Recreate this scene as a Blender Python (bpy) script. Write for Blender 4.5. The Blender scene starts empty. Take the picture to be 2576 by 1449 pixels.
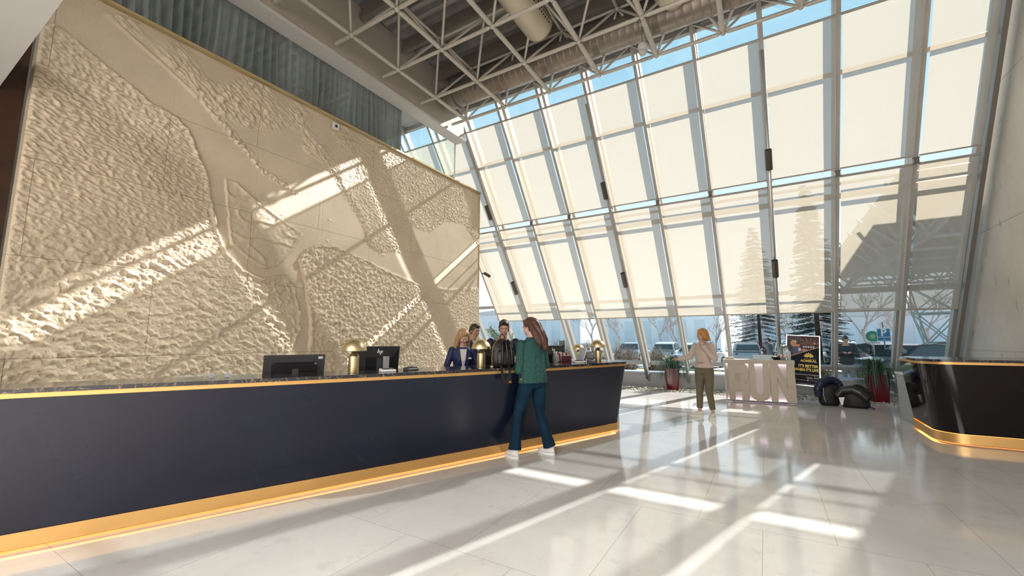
import bpy, bmesh, math, random
import numpy as np
from mathutils import Vector as V, Matrix, Euler, noise
random.seed(7); RNG=np.random.default_rng(7)
sc=bpy.context.scene; COL=sc.collection
PI=math.pi; sin=math.sin; cos=math.cos; rad=math.radians

# ---------------------------------------------------------------- camera, sky, sun, fill lights, exposure
cd=bpy.data.cameras.new('camera'); cam=bpy.data.objects.new('camera',cd); COL.objects.link(cam)
cam.location=(0,0,1.45); cam.rotation_euler=(rad(90+7.192),0,rad(31.043))
cd.sensor_width=36; cd.lens=36*1050/2576; cd.clip_start=.05; cd.clip_end=400
sc.camera=cam
sc.view_settings.view_transform='Standard'; sc.view_settings.look='None'
sc.view_settings.exposure=0.6; sc.view_settings.gamma=1; sc.view_settings.use_curve_mapping=False
sc.cycles.max_bounces=12; sc.cycles.diffuse_bounces=4; sc.cycles.glossy_bounces=4
sc.cycles.transmission_bounces=6; sc.cycles.transparent_max_bounces=12
sc.cycles.caustics_reflective=False; sc.cycles.caustics_refractive=False
sc.cycles.sample_clamp_indirect=6; sc.cycles.use_denoising=True
sc.cycles.use_adaptive_sampling=True; sc.cycles.adaptive_threshold=.02
SUNV=V((.60,1.3,1.0)).normalized()          # towards the sun
w=bpy.data.worlds.new('sky'); sc.world=w; w.use_nodes=True
nt=w.node_tree; bg=nt.nodes['Background']
tc=nt.nodes.new('ShaderNodeTexCoord'); sx=nt.nodes.new('ShaderNodeSeparateXYZ'); cr=nt.nodes.new('ShaderNodeValToRGB')
e=cr.color_ramp.elements; e[0].position=0; e[0].color=(.92,.95,.98,1); e[1].position=.85; e[1].color=(.14,.32,.48,1)
for p_,c_ in ((.12,(.76,.84,.90,1)),(.35,(.48,.64,.78,1)),(.6,(.25,.47,.60,1))):
    q=e.new(p_); q.color=c_
nt.links.new(tc.outputs['Generated'],sx.inputs[0]); nt.links.new(sx.outputs[2],cr.inputs[0]); nt.links.new(cr.outputs[0],bg.inputs[0]); bg.inputs[1].default_value=1.0
sd=bpy.data.lights.new('sun','SUN'); sun=bpy.data.objects.new('sun',sd); COL.objects.link(sun)
sd.energy=7.5; sd.angle=rad(.6); sd.color=(1,.965,.91)
sun.rotation_euler=SUNV.to_track_quat('Z','Y').to_euler(); sun.location=(8,20,14)
def area(name,loc,size,power,col,rot=(0,0,0)):
    l=bpy.data.lights.new(name,'AREA'); l.shape='RECTANGLE'; l.size=size[0]; l.size_y=size[1]; l.energy=power; l.color=col
    o=bpy.data.objects.new(name,l); COL.objects.link(o); o.location=loc; o.rotation_euler=rot; return o
# added fill lights: the hall pair hangs unseen behind the camera
area('hall_fill',(-1.5,-5.5,6.4),(5,5),850,(1,.97,.94))
area('mezzanine_fill',(-10,5,8.0),(3,6),60,(1,.97,.93))  # added fill, brightens the otherwise dark mezzanine behind the glass
area('hall_fill',(-1,-8,3.9),(8,3),800,(1,.97,.94))

# ---------------------------------------------------------------- materials
MATS={}
def mat(name,col=(.8,.8,.8),rough=.5,metal=0,spec=.5,emit=None,es=0,nvar=0,nscale=8,bump=0,bscale=30,coat=0,alpha=None,trans=0,var2=None):
    if name in MATS: return MATS[name]
    m=bpy.data.materials.new(name); m.use_nodes=True; t=m.node_tree; b=t.nodes['Principled BSDF']
    b.inputs['Base Color'].default_value=(*col,1); b.inputs['Roughness'].default_value=rough
    b.inputs['Metallic'].default_value=metal; b.inputs['Specular IOR Level'].default_value=spec
    if coat: b.inputs['Coat Weight'].default_value=coat; b.inputs['Coat Roughness'].default_value=.05
    if trans: b.inputs['Transmission Weight'].default_value=trans
    if emit: b.inputs['Emission Color'].default_value=(*emit,1); b.inputs['Emission Strength'].default_value=es
    if nvar or var2:
        tc=t.nodes.new('ShaderNodeTexCoord'); n=t.nodes.new('ShaderNodeTexNoise'); n.inputs['Scale'].default_value=nscale
        n.inputs['Detail'].default_value=5; t.links.new(tc.outputs['Object'],n.inputs['Vector'])
        r=t.nodes.new('ShaderNodeValToRGB'); r.color_ramp.elements[0].position=.32; r.color_ramp.elements[1].position=.68
        c2=var2 or tuple(c*(1-nvar) for c in col)
        r.color_ramp.elements[0].color=(*c2,1); r.color_ramp.elements[1].color=(*col,1)
        t.links.new(n.outputs[0],r.inputs[0]); t.links.new(r.outputs[0],b.inputs['Base Color'])
    if bump:
        tc=t.nodes.new('ShaderNodeTexCoord'); n=t.nodes.new('ShaderNodeTexNoise'); n.inputs['Scale'].default_value=bscale
        n.inputs['Detail'].default_value=4; t.links.new(tc.outputs['Object'],n.inputs['Vector'])
        bp=t.nodes.new('ShaderNodeBump'); bp.inputs['Strength'].default_value=bump; bp.inputs['Distance'].default_value=.02
        t.links.new(n.outputs[0],bp.inputs['Height']); t.links.new(bp.outputs[0],b.inputs['Normal'])
    MATS[name]=m; return m
def pane_mat(name,tint,gl=.06,rough=.0):
    m=bpy.data.materials.new(name); m.use_nodes=True; t=m.node_tree; t.nodes.clear()
    o=t.nodes.new('ShaderNodeOutputMaterial'); mx=t.nodes.new('ShaderNodeMixShader'); tr=t.nodes.new('ShaderNodeBsdfTransparent')
    g=t.nodes.new('ShaderNodeBsdfGlossy'); lw=t.nodes.new('ShaderNodeMath'); lw.operation='MULTIPLY_ADD'; lw.inputs[1].default_value=.95; lw.inputs[2].default_value=.04
    fa=t.nodes.new('ShaderNodeLayerWeight'); fa.inputs[0].default_value=.5; pw=t.nodes.new('ShaderNodeMath'); pw.operation='POWER'; pw.inputs[1].default_value=5
    t.links.new(fa.outputs['Facing'],pw.inputs[0]); t.links.new(pw.outputs[0],lw.inputs[0])
    tr.inputs[0].default_value=(*tint,1); g.inputs['Roughness'].default_value=rough; g.inputs[0].default_value=(.9,.95,1,1)
    t.links.new(lw.outputs[0],mx.inputs[0]); t.links.new(tr.outputs[0],mx.inputs[1]); t.links.new(g.outputs[0],mx.inputs[2])
    t.links.new(mx.outputs[0],o.inputs[0]); MATS[name]=m; return m
M_GLASS=pane_mat('facade_glass',(.93,.965,.97)); M_CLEAR=pane_mat('clear_glass',(.93,.98,.98))
def fabric_mat():
    m=bpy.data.materials.new('screen_fabric'); m.use_nodes=True; t=m.node_tree; t.nodes.clear()
    o=t.nodes.new('ShaderNodeOutputMaterial'); tr=t.nodes.new('ShaderNodeBsdfTransparent'); tr.inputs[0].default_value=(1,1,1,1)
    tl=t.nodes.new('ShaderNodeBsdfTranslucent'); tl.inputs[0].default_value=(.455,.385,.295,1)
    df=t.nodes.new('ShaderNodeBsdfDiffuse'); df.inputs[0].default_value=(.68,.64,.59,1)
    a=t.nodes.new('ShaderNodeMixShader'); a.inputs[0].default_value=.5; t.links.new(tl.outputs[0],a.inputs[1]); t.links.new(df.outputs[0],a.inputs[2])
    b=t.nodes.new('ShaderNodeMixShader'); b.inputs[0].default_value=.79; t.links.new(tr.outputs[0],b.inputs[1]); t.links.new(a.outputs[0],b.inputs[2])
    t.links.new(b.outputs[0],o.inputs[0]); MATS['fabric']=m; return m
M_FAB=fabric_mat()
M_STEEL=mat('painted_steel',(.42,.39,.35),.42,0,.5,nvar=.1,nscale=3)
M_DSTEEL=mat('grey_brown_steel',(.20,.175,.15),.45)
M_LSTEEL=mat('silver_aluminium',(.62,.62,.62),.3,.7)
M_TRUSS=mat('pale_steel_tube',(.56,.52,.46),.38,.1,nvar=.12,nscale=2)
M_DECK=mat('galvanised_deck',(.55,.54,.53),.35,.35,nvar=.35,nscale=2)
M_DUCT=mat('galvanised_duct',(.34,.29,.25),.35,.6,nvar=.2,nscale=3)
M_CREAM=mat('cream_metal',(.62,.55,.42),.4,.2)
M_PLASTER=mat('white_plaster',(.68,.66,.63),.7,nvar=.05,nscale=2)
M_PLAST2=mat('warm_grey_plaster',(.52,.46,.40),.7,nvar=.12,nscale=1.2)
M_GREY=mat('grey_paint',(.36,.38,.40),.5)
M_BRASS=mat('brushed_brass',(.70,.57,.34),.38,1,bump=.0)
M_BRASS2=mat('satin_brass_strip',(.78,.47,.17),.38,.8)
M_NAVY=mat('dark_navy_lacquer',(.006,.009,.026),.27,0,.45,nvar=.3,nscale=2)
M_BLACK=mat('black_plastic',(.010,.011,.014),.35)
M_DGREY=mat('charcoal_plastic',(.05,.052,.058),.4)
M_WHITE=mat('white_plastic',(.75,.75,.74),.35)
M_WOOD=mat('dark_wood',(.055,.022,.012),.35,nvar=.4,nscale=4)
M_LED=mat('warm_light_strip',(1,.6,.2),.5,emit=(1,.40,.09),es=3.5)
M_SKIN=mat('skin',(.52,.30,.22),.5,nvar=.1,nscale=20)
M_SKIN2=mat('fair_skin',(.60,.37,.29),.5,nvar=.1,nscale=20)
M_EYE=mat('eye_white',(.8,.8,.78),.3); M_IRIS=mat('iris',(.05,.03,.02),.2); M_LIP=mat('lips',(.42,.19,.16),.5)

# ---------------------------------------------------------------- mesh helpers
def link(name,me,m=None,parent=None,smooth=False):
    o=bpy.data.objects.new(name,me); COL.objects.link(o)
    if m is not None:
        for k in (m if isinstance(m,(list,tuple)) else [m]): me.materials.append(k)
    if smooth:
        me.polygons.foreach_set('use_smooth',[True]*len(me.polygons))
    if parent is not None: o.parent=parent
    return o
class MB:
    """collects geometry for ONE mesh"""
    def __init__(s): s.v=[]; s.f=[]; s.mi=[]
    def add(s,vs,fs,mi=0):
        n=len(s.v); s.v.extend([tuple(p) for p in vs]); s.f.extend([tuple(i+n for i in f) for f in fs]); s.mi.extend([mi]*len(fs)); return s
    def box(s,a,b,mi=0,M=None):
        x0,y0,z0=a; x1,y1,z1=b
        vs=[V(p) for p in ((x0,y0,z0),(x1,y0,z0),(x1,y1,z0),(x0,y1,z0),(x0,y0,z1),(x1,y0,z1),(x1,y1,z1),(x0,y1,z1))]
        if M is not None: vs=[M@p for p in vs]
        return s.add(vs,[(3,2,1,0),(4,5,6,7),(0,1,5,4),(1,2,6,5),(2,3,7,6),(3,0,4,7)],mi)
    def hexa(s,q0,q1,mi=0):          # two quads (each 4 pts) joined
        return s.add(list(q0)+list(q1),[(3,2,1,0),(4,5,6,7),(0,1,5,4),(1,2,6,5),(2,3,7,6),(3,0,4,7)],mi)
    def tube(s,a,b,r,r2=None,n=10,cap=True,mi=0):
        a=V(a); b=V(b); r2=r if r2 is None else r2; d=(b-a).normalized()
        u=d.orthogonal().normalized(); w_=d.cross(u)
        vs=[a+(u*cos(2*PI*i/n)+w_*sin(2*PI*i/n))*r for i in range(n)]+[b+(u*cos(2*PI*i/n)+w_*sin(2*PI*i/n))*r2 for i in range(n)]
        fs=[(i,(i+1)%n,n+(i+1)%n,n+i) for i in range(n)]
        if cap: fs+= [tuple(range(n-1,-1,-1)),tuple(range(n,2*n))]
        return s.add(vs,fs,mi)
    def path(s,pts,r,n=8,mi=0,rs=None,cap=True):
        pts=[V(p) for p in pts]; m=len(pts); vs=[]; u=None
        for i,p in enumerate(pts):
            d=(pts[min(i+1,m-1)]-pts[max(i-1,0)]).normalized()
            if u is None: u=d.orthogonal().normalized()
            else:
                u=(u-d*u.dot(d)); u=u.normalized() if u.length>1e-6 else d.orthogonal().normalized()
            w_=d.cross(u); rr=rs[i] if rs else r
            vs+=[p+(u*cos(2*PI*k/n)+w_*sin(2*PI*k/n))*rr for k in range(n)]
        fs=[(j*n+i,j*n+(i+1)%n,(j+1)*n+(i+1)%n,(j+1)*n+i) for j in range(m-1) for i in range(n)]
        if cap: fs+=[tuple(range(n-1,-1,-1)),tuple((m-1)*n+i for i in range(n))]
        return s.add(vs,fs,mi)
    def lathe(s,prof,c=(0,0,0),n=32,mi=0,M=None):
        vs=[];c=V(c)
        for r,z in prof: vs+=[c+V((r*cos(2*PI*i/n),r*sin(2*PI*i/n),z)) for i in range(n)]
        if M is not None: vs=[M@p for p in vs]
        fs=[(j*n+i,j*n+(i+1)%n,(j+1)*n+(i+1)%n,(j+1)*n+i) for j in range(len(prof)-1) for i in range(n)]
        return s.add(vs,fs,mi)
    def sphere(s,c,r,n=12,m=8,mi=0,M=None):
        if not hasattr(r,'__len__'): r=(r,r,r)
        vs=[]
        for j in range(m+1):
            th=PI*j/m
            for i in range(n): vs.append(V((r[0]*sin(th)*cos(2*PI*i/n),r[1]*sin(th)*sin(2*PI*i/n),r[2]*cos(th))))
        if M is not None: vs=[M@p for p in vs]
        vs=[p+V(c) for p in vs]
        return s.add(vs,[(j*n+(i+1)%n,j*n+i,(j+1)*n+i,(j+1)*n+(i+1)%n)[::-1] for j in range(m) for i in range(n)],mi)
    def loft(s,rings,n=20,mi=0,cap=True):   # rings: (center, rx, ry, rotation matrix or None)
        vs=[]
        for c,rx,ry,R in rings:
            for i in range(n):
                p=V((rx*cos(2*PI*i/n),ry*sin(2*PI*i/n),0)); vs.append(V(c)+(R@p if R is not None else p))
        m=len(rings); fs=[(j*n+i,j*n+(i+1)%n,(j+1)*n+(i+1)%n,(j+1)*n+i) for j in range(m-1) for i in range(n)]
        if cap: fs+=[tuple(range(n-1,-1,-1)),tuple((m-1)*n+i for i in range(n))]
        return s.add(vs,fs,mi)
    def prism(s,pts,z0,z1,mi=0,M=None,cap=True):     # polygon in xy extruded in z
        n=len(pts); vs=[V((x,y,z0)) for x,y in pts]+[V((x,y,z1)) for x,y in pts]
        if M is not None: vs=[M@p for p in vs]
        fs=[(i,(i+1)%n,n+(i+1)%n,n+i) for i in range(n)]
        if cap: fs+=[tuple(range(n-1,-1,-1)),tuple(range(n,2*n))]
        return s.add(vs,fs,mi)
    def mesh(s,name='m'):
        me=bpy.data.meshes.new(name); me.from_pydata(s.v,[],s.f)
        if any(s.mi): me.polygons.foreach_set('material_index',s.mi)
        me.update(); return me
    def build(s,name,m,parent=None,smooth=False,bevel=0,fix=False,autosmooth=None):
        me=s.mesh(name)
        if fix or bevel:
            bm=bmesh.new(); bm.from_mesh(me); bmesh.ops.remove_doubles(bm,verts=bm.verts,dist=1e-5)
            bmesh.ops.recalc_face_normals(bm,faces=bm.faces)
            if bevel: bmesh.ops.bevel(bm,geom=[e for e in bm.edges if e.is_manifold and e.calc_face_angle(0)>.5],offset=bevel,segments=2,affect='EDGES',profile=.5,clamp_overlap=True)
            bm.to_mesh(me); bm.free()
        o=link(name,me,m,parent,smooth)
        if autosmooth:
            with_angle(o,autosmooth)
        return o
def with_angle(o,a):
    me=o.data; me.polygons.foreach_set('use_smooth',[True]*len(me.polygons))
    bm=bmesh.new(); bm.from_mesh(me)
    for e in bm.edges: e.smooth = not (len(e.link_faces)==2 and e.calc_face_angle(0)>a)
    bm.to_mesh(me); bm.free()
def tag(o,label=None,cat=None,group=None,kind=None):
    if label: o['label']=label
    if cat: o['category']=cat
    if group: o['group']=group
    if kind: o['kind']=kind
    return o
def empty(name,loc=(0,0,0),rz=0,rot=None):
    o=bpy.data.objects.new(name,None); COL.objects.link(o); o.location=loc; o.rotation_euler=rot if rot else (0,0,rz); o.empty_display_size=.1; return o
def thing(name,label,cat,loc=(0,0,0),rz=0,group=None,rot=None): return tag(empty(name,loc,rz,rot),label,cat,group)
def struct(o): o['kind']='structure'; return o
def copy_tree(o,parent=None):
    c=o.copy(); COL.objects.link(c)
    if parent is not None: c.parent=parent
    for ch in list(o.children): copy_tree(ch,c)
    return c
def text_mb(mb,s,size,M,depth=.002,align='CENTER',mi=0,bold=0,xs=1.0):
    cu=bpy.data.curves.new('t','FONT'); cu.body=s; cu.size=size; cu.extrude=depth; cu.align_x=align; cu.align_y='CENTER'; cu.offset=bold; cu.resolution_u=3
    o=bpy.data.objects.new('t',cu); COL.objects.link(o); dg=bpy.context.evaluated_depsgraph_get(); dg.update()
    me=bpy.data.meshes.new_from_object(o.evaluated_get(dg))
    S=Matrix.Diagonal((xs,1,1,1))
    mb.add([M@(S@v.co) for v in me.vertices],[tuple(p.vertices) for p in me.polygons],mi)
    bpy.data.objects.remove(o); bpy.data.curves.remove(cu); bpy.data.meshes.remove(me)
def remesh(mb,name,voxel,m,parent,smooth_it=4,decim=None):
    me=mb.mesh(name); o=bpy.data.objects.new('tmp',me); COL.objects.link(o)
    r=o.modifiers.new('r','REMESH'); r.mode='VOXEL'; r.voxel_size=voxel; r.use_smooth_shade=True
    if smooth_it: s=o.modifiers.new('s','SMOOTH'); s.factor=.5; s.iterations=smooth_it
    if decim: d=o.modifiers.new('d','DECIMATE'); d.ratio=decim
    dg=bpy.context.evaluated_depsgraph_get(); dg.update()
    nm=bpy.data.meshes.new_from_object(o.evaluated_get(dg)); bpy.data.objects.remove(o)
    nm.name=name; nm.materials.clear()
    return link(name,nm,m,parent,True)
# ================================================================ THE SETTING
YF=14.15; K=.715; NN=V((0,1,K)).normalized()
def fp(x,z,d=0): return V((x,YF-K*z,z))+NN*d           # point of the sloped facade, d metres beyond the blinds
MX=[3.70]+[2.73-1.208*i for i in range(14)]            # post positions, right to left
# floor
def floor_mat():
    m=mat('polished_limestone',(.62,.60,.57),.13); t=m.node_tree; b=t.nodes['Principled BSDF']
    tc=t.nodes.new('ShaderNodeTexCoord')
    n1=t.nodes.new('ShaderNodeTexNoise'); n1.inputs['Scale'].default_value=.9; n1.inputs['Detail'].default_value=9; n1.inputs['Roughness'].default_value=.62
    t.links.new(tc.outputs['Object'],n1.inputs['Vector'])
    r=t.nodes.new('ShaderNodeValToRGB'); e=r.color_ramp.elements; e[0].position=.3; e[0].color=(.60,.575,.55,1); e[1].position=.72; e[1].color=(.74,.72,.69,1)
    t.links.new(n1.outputs[0],r.inputs[0])
    n2=t.nodes.new('ShaderNodeTexNoise'); n2.inputs['Scale'].default_value=5; n2.inputs['Detail'].default_value=10; n2.inputs['Roughness'].default_value=.75
    t.links.new(tc.outputs['Object'],n2.inputs['Vector'])
    r2=t.nodes.new('ShaderNodeValToRGB'); e=r2.color_ramp.elements; e[0].position=.34; e[0].color=(.72,.72,.74,1); e[1].position=.44; e[1].color=(1,1,1,1)
    t.links.new(n2.outputs[0],r2.inputs[0])
    mx=t.nodes.new('ShaderNodeMix'); mx.data_type='RGBA'; mx.blend_type='MULTIPLY'; mx.inputs[0].default_value=.45
    t.links.new(r.outputs[0],mx.inputs[6]); t.links.new(r2.outputs[0],mx.inputs[7])
    br=t.nodes.new('ShaderNodeTexBrick'); br.inputs['Scale'].default_value=1; br.inputs['Brick Width'].default_value=.92; br.inputs['Row Height'].default_value=1.45
    br.inputs['Mortar Size'].default_value=.0022; br.inputs['Color1'].default_value=(1,1,1,1); br.inputs['Color2'].default_value=(.965,.965,.965,1); br.inputs['Mortar'].default_value=(.62,.60,.58,1); br.offset=.5
    br.inputs['Mortar Smooth'].default_value=0
    mp=t.nodes.new('ShaderNodeMapping'); mp.inputs['Location'].default_value=(1.03,-1.02,0)
    t.links.new(tc.outputs['Object'],mp.inputs[0]); t.links.new(mp.outputs[0],br.inputs['Vector'])
    m2=t.nodes.new('ShaderNodeMix'); m2.data_type='RGBA'; m2.blend_type='MULTIPLY'; m2.inputs[0].default_value=1
    t.links.new(mx.outputs[2],m2.inputs[6]); t.links.new(br.outputs[0],m2.inputs[7]); t.links.new(m2.outputs[2],b.inputs['Base Color'])
    rr=t.nodes.new('ShaderNodeMapRange'); rr.inputs[3].default_value=.06; rr.inputs[4].default_value=.13; t.links.new(n1.outputs[0],rr.inputs[0]); t.links.new(rr.outputs[0],b.inputs['Roughness'])
    b.inputs['Specular IOR Level'].default_value=.95
    return m
struct(MB().box((-13.2,-10.2,-.12),(4.0,12.75,0)).build('floor',floor_mat()))
# gravel bed under the glass wall
struct(MB().box((-13.2,12.75,-.12),(4.0,14.2,-.02)).build('floor_gravel_bed',mat('bed_soil',(.30,.27,.23),.9)))
def pebbles():
    ico=bmesh.new(); bmesh.ops.create_icosphere(ico,subdivisions=1,radius=1); bv=np.array([v.co[:] for v in ico.verts]); bf=np.array([[v.index for v in f.verts] for f in ico.faces]); ico.free()
    N=5200; P=np.stack([RNG.uniform(-6.6,3.72,N),12.72+1.36*RNG.random(N)**1.05,RNG.uniform(-.015,.012,N)],1)
    P[:,1]+=.05*np.sin(P[:,0]*2.1)
    S=RNG.uniform(.013,.032,(N,1))*np.array([[1.35,1.0,.7]])*RNG.uniform(.8,1.2,(N,3)); A=RNG.uniform(0,PI,N)
    vs=bv[None]*S[:,None]; c,s=np.cos(A)[:,None],np.sin(A)[:,None]
    x=vs[:,:,0]*c-vs[:,:,1]*s; y=vs[:,:,0]*s+vs[:,:,1]*c
    vs=np.stack([x,y,vs[:,:,2]],2)+P[:,None]; fs=bf[None]+(np.arange(N)*len(bv))[:,None,None]
    me=bpy.data.meshes.new('pebbles'); me.from_pydata(vs.reshape(-1,3).tolist(),[],fs.reshape(-1,3).tolist())
    mi=np.repeat(RNG.integers(0,4,N),len(bf)); me.polygons.foreach_set('material_index',mi.astype(np.int32))
    o=link('gravel',me,[mat('pebble_white',(.62,.60,.55),.7),mat('pebble_tan',(.45,.38,.29),.7),mat('pebble_grey',(.30,.29,.27),.7),mat('pebble_cream',(.55,.49,.40),.7)],smooth=True)
    tag(o,'loose pale river pebbles in the strip below the sloped glass wall','pebbles',kind='stuff')
pebbles()
# plinth and sill at the foot of the glass wall
struct(MB().box((-13.2,14.12,-.1),(4.0,14.6,.40)).build('trim_1',mat('plinth_grey',(.50,.51,.52),.6,nvar=.06)))
struct(MB().box((-13.2,14.06,.40),(4.0,14.62,.455)).build('trim_2',mat('sill_blue_grey',(.42,.48,.54),.4,.3)))
# right-hand concrete wall
def concrete():
    m=mat('fairface_concrete',(.52,.47,.41),.75,bump=.25,bscale=14); t=m.node_tree; b=t.nodes['Principled BSDF']
    tc=t.nodes.new('ShaderNodeTexCoord'); n=t.nodes.new('ShaderNodeTexNoise'); n.inputs['Scale'].default_value=.8; n.inputs['Detail'].default_value=8; n.inputs['Roughness'].default_value=.65
    t.links.new(tc.outputs['Object'],n.inputs['Vector']); r=t.nodes.new('ShaderNodeValToRGB'); e=r.color_ramp.elements
    e[0].position=.3; e[0].color=(.60,.56,.50,1); e[1].position=.7; e[1].color=(.76,.72,.66,1); t.links.new(n.outputs[0],r.inputs[0])
    n2=t.nodes.new('ShaderNodeTexNoise'); n2.inputs['Scale'].default_value=6; n2.inputs['Detail'].default_value=6
    mp=t.nodes.new('ShaderNodeMapping'); mp.inputs['Scale'].default_value=(1,1,.45); t.links.new(tc.outputs['Object'],mp.inputs[0]); t.links.new(mp.outputs[0],n2.inputs['Vector'])
    r2=t.nodes.new('ShaderNodeValToRGB'); e=r2.color_ramp.elements; e[0].position=.26; e[0].color=(.62,.58,.52,1); e[1].position=.36; e[1].color=(1,1,1,1); t.links.new(n2.outputs[0],r2.inputs[0])
    mx=t.nodes.new('ShaderNodeMix'); mx.data_type='RGBA'; mx.blend_type='MULTIPLY'; mx.inputs[0].default_value=.8
    t.links.new(r.outputs[0],mx.inputs[6]); t.links.new(r2.outputs[0],mx.inputs[7]); t.links.new(mx.outputs[2],b.inputs['Base Color']); return m
MC=concrete()
wm=MB(); zs=[-.1,1.25,3.6,6.0,8.8]
for a,b,x in [(p_+.005,q_-.005,3.86) for p_,q_ in zip(zs[:-1],zs[1:])]+[(-.1,8.8,3.870)]:
    ya,yb=[YF-K*z+1.229*.55 for z in (a,b)]
    wm.add([(x,-10.2,a),(4.2,-10.2,a),(4.2,ya,a),(x,ya,a),(x,-10.2,b),(4.2,-10.2,b),(4.2,yb,b),(x,yb,b)],[(3,2,1,0),(4,5,6,7),(0,1,5,4),(1,2,6,5),(2,3,7,6),(3,0,4,7)])
struct(wm.build('wall_right',MC))
# slanted reveal strip where concrete meets glass
# back wall of the hall (behind the camera)
struct(MB().box((-13.2,-10.4,-.1),(4.2,-10.2,9.0)).build('wall_back',M_PLASTER))
# left: dark wood wall beyond the mural's left edge, with grey panels
struct(MB().box((-8.9,-10.2,0),(-8.7,.98,6.2)).build('wall_left',M_WOOD))
g=struct(MB().box((-8.7,-2.2,2.9),(-8.55,.45,3.7)).build('trim_3',mat('smoky_panel',(.16,.11,.09),.3)))
g=struct(MB().box((-8.7,-3,1.0),(-8.45,-.05,2.85)).build('trim_4',M_GREY))
# white soffit slab at upper left
struct(MB().box((-12,-7,4.3),(-2.2,.78,4.75)).build('ceiling_lower_soffit',M_PLASTER))
# far left end wall (behind mezzanine)
struct(MB().box((-13.4,-10.4,-.1),(-13.2,16,9)).build('wall_left_end',M_PLASTER))
# mezzanine floor slab behind the mural
struct(MB().box((-13.2,.98,5.50),(-7.33,9.86,5.84)).build('floor_mezzanine',M_PLASTER))
struct(MB().box((-13.2,.80,0),(-7.33,.98,8.4)).build('wall_partition',M_WOOD))
# downstand wall above the curtain
dw=MB(); dw.box((-7.12,-4,7.02),(-6.88,8.80,8.45)); struct(dw.build('wall_downstand',M_PLAST2))
struct(MB().box((-7.20,-4,6.99),(-6.84,8.86,7.06)).build('trim_5',M_PLASTER))
# profiled steel roof deck
dm=MB(); y=-10.3; p=.26; top=8.62; bot=8.50; prof=[]
while y<8.2:
    prof+= [(y,bot),(y+.10,bot),(y+.125,top),(y+.235,top)]; y+=p
vs=[(-13.2,a,b) for a,b in prof]+[(4.0,a,b) for a,b in prof]; n=len(prof)
dm.add(vs,[(i,i+1,n+i+1,n+i) for i in range(n-1)])
struct(dm.build('ceiling',M_DECK))
struct(MB().box((-13.2,-10.4,8.66),(4.2,9.06,8.8)).build('roof_slab',M_GREY))
struct(MB().box((-13.2,8.16,8.12),(4.0,8.95,8.66)).box((-13.2,8.95,8.0),(4.0,9.06,8.66)).build('trim_6',mat('grey_soffit',(.42,.40,.38),.6)))
# ================================================================ SLOPED GLASS WALL
NX=(-6.93-1.208*4)
def bar(mb,x0,x1,z0,z1,d0,d1):
    q0=[fp(x0,z0,d0),fp(x1,z0,d0),fp(x1,z0,d1),fp(x0,z0,d1)]; q1=[fp(x0,z1,d0),fp(x1,z1,d0),fp(x1,z1,d1),fp(x0,z1,d1)]
    mb.hexa(q0,q1)
ZT=8.05; ZB=.45
for i in range(len(MX)-1):
    x1,x0=MX[i],MX[i+1]
    w_=struct(empty('window_%d'%(i+1),fp(x1,0,0)))
    mw=Matrix.Translation(-V(w_.location))
    def put(mb,name,m,**k):
        o=mb.build(name,m,None,**k); o.data.transform(mw); o.parent=w_; return o
    b=MB(); bar(b,x1-.045,x1+.045,.40,ZT,.34,.52); put(b,'mullion',M_STEEL)                     # outer mullion
    b=MB(); bar(b,x1-.035,x1+.035,.14,7.85,.03,.17)
    b.sphere(fp(x1,.12,.10),.05); put(b,'inner_post',M_DSTEEL if i in(0,) else M_STEEL)
    b=MB()
    for z,h in ((6.45,.07),(4.37,.09),(4.60,.04),(2.40,.06),(.47,.09),(8.0,.08)): bar(b,x0+.045,x1-.045,z-h/2,z+h/2,.42,.50)
    put(b,'transom',M_STEEL)
    b=MB()
    for a,c in ((.50,2.38),(2.42,4.34),(4.41,6.42),(6.48,ZT)): b.add([fp(x0+.04,a,.47),fp(x1-.04,a,.47),fp(x1-.04,c,.47),fp(x0+.04,c,.47)],[(0,1,2,3)])
    put(b,'glass_pane',M_GLASS)
# last mullion at far left
# blinds, rails
ordn=['first','second','third','fourth','fifth','sixth','seventh','eighth','ninth','tenth','eleventh','twelfth','thirteenth']
def blind(i,z0,z1,row):
    x1,x0=MX[i],MX[i+1]
    if i==0: a,b=x0+.05,x1-.10
    else: a,b=x0+.045,x1-.035
    r=thing('roller_blind','%s cream roller blind, %s bay counted from the concrete wall'%(row,ordn[i]),'blind',fp((a+b)/2,z0,0),group='cream screen blinds on the sloped glass wall')
    o0=V(r.location)
    n=14; mb=MB(); vs=[]
    for k in range(n+1):
        z=z0+(z1-z0)*k/n
        for xx,tx in ((a,0),(a+(b-a)*.33,.3),(a+(b-a)*.67,.3),(b,0)):
            t=k/n; sag=.018*sin(PI*t)*(1-.6*tx); vs.append(fp(xx+(.012 if xx==a else -.012 if xx==b else 0)*sin(PI*t),z,-sag)-o0)
    mb.add(vs,[(k*4+j,k*4+j+1,(k+1)*4+j+1,(k+1)*4+j) for k in range(n) for j in range(3)]); mb.build('fabric',M_FAB,r,smooth=True)
    mb=MB(); c=MB()
    q=lambda z,d: [fp(a-.01,z,d)-o0,fp(b+.01,z,d)-o0]
    mb.path(q(z0,0),.017,n=8); mb.build('bottom_bar',M_STEEL,r)
    c.path(q(z1+.01,.01),.024,n=10); c.build('roller_tube',M_STEEL,r)
    return r
for i in range(13):
    blind(i,4.99,7.29,'upper')
    if i<10: blind(i,2.14,4.84,'lower')
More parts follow.
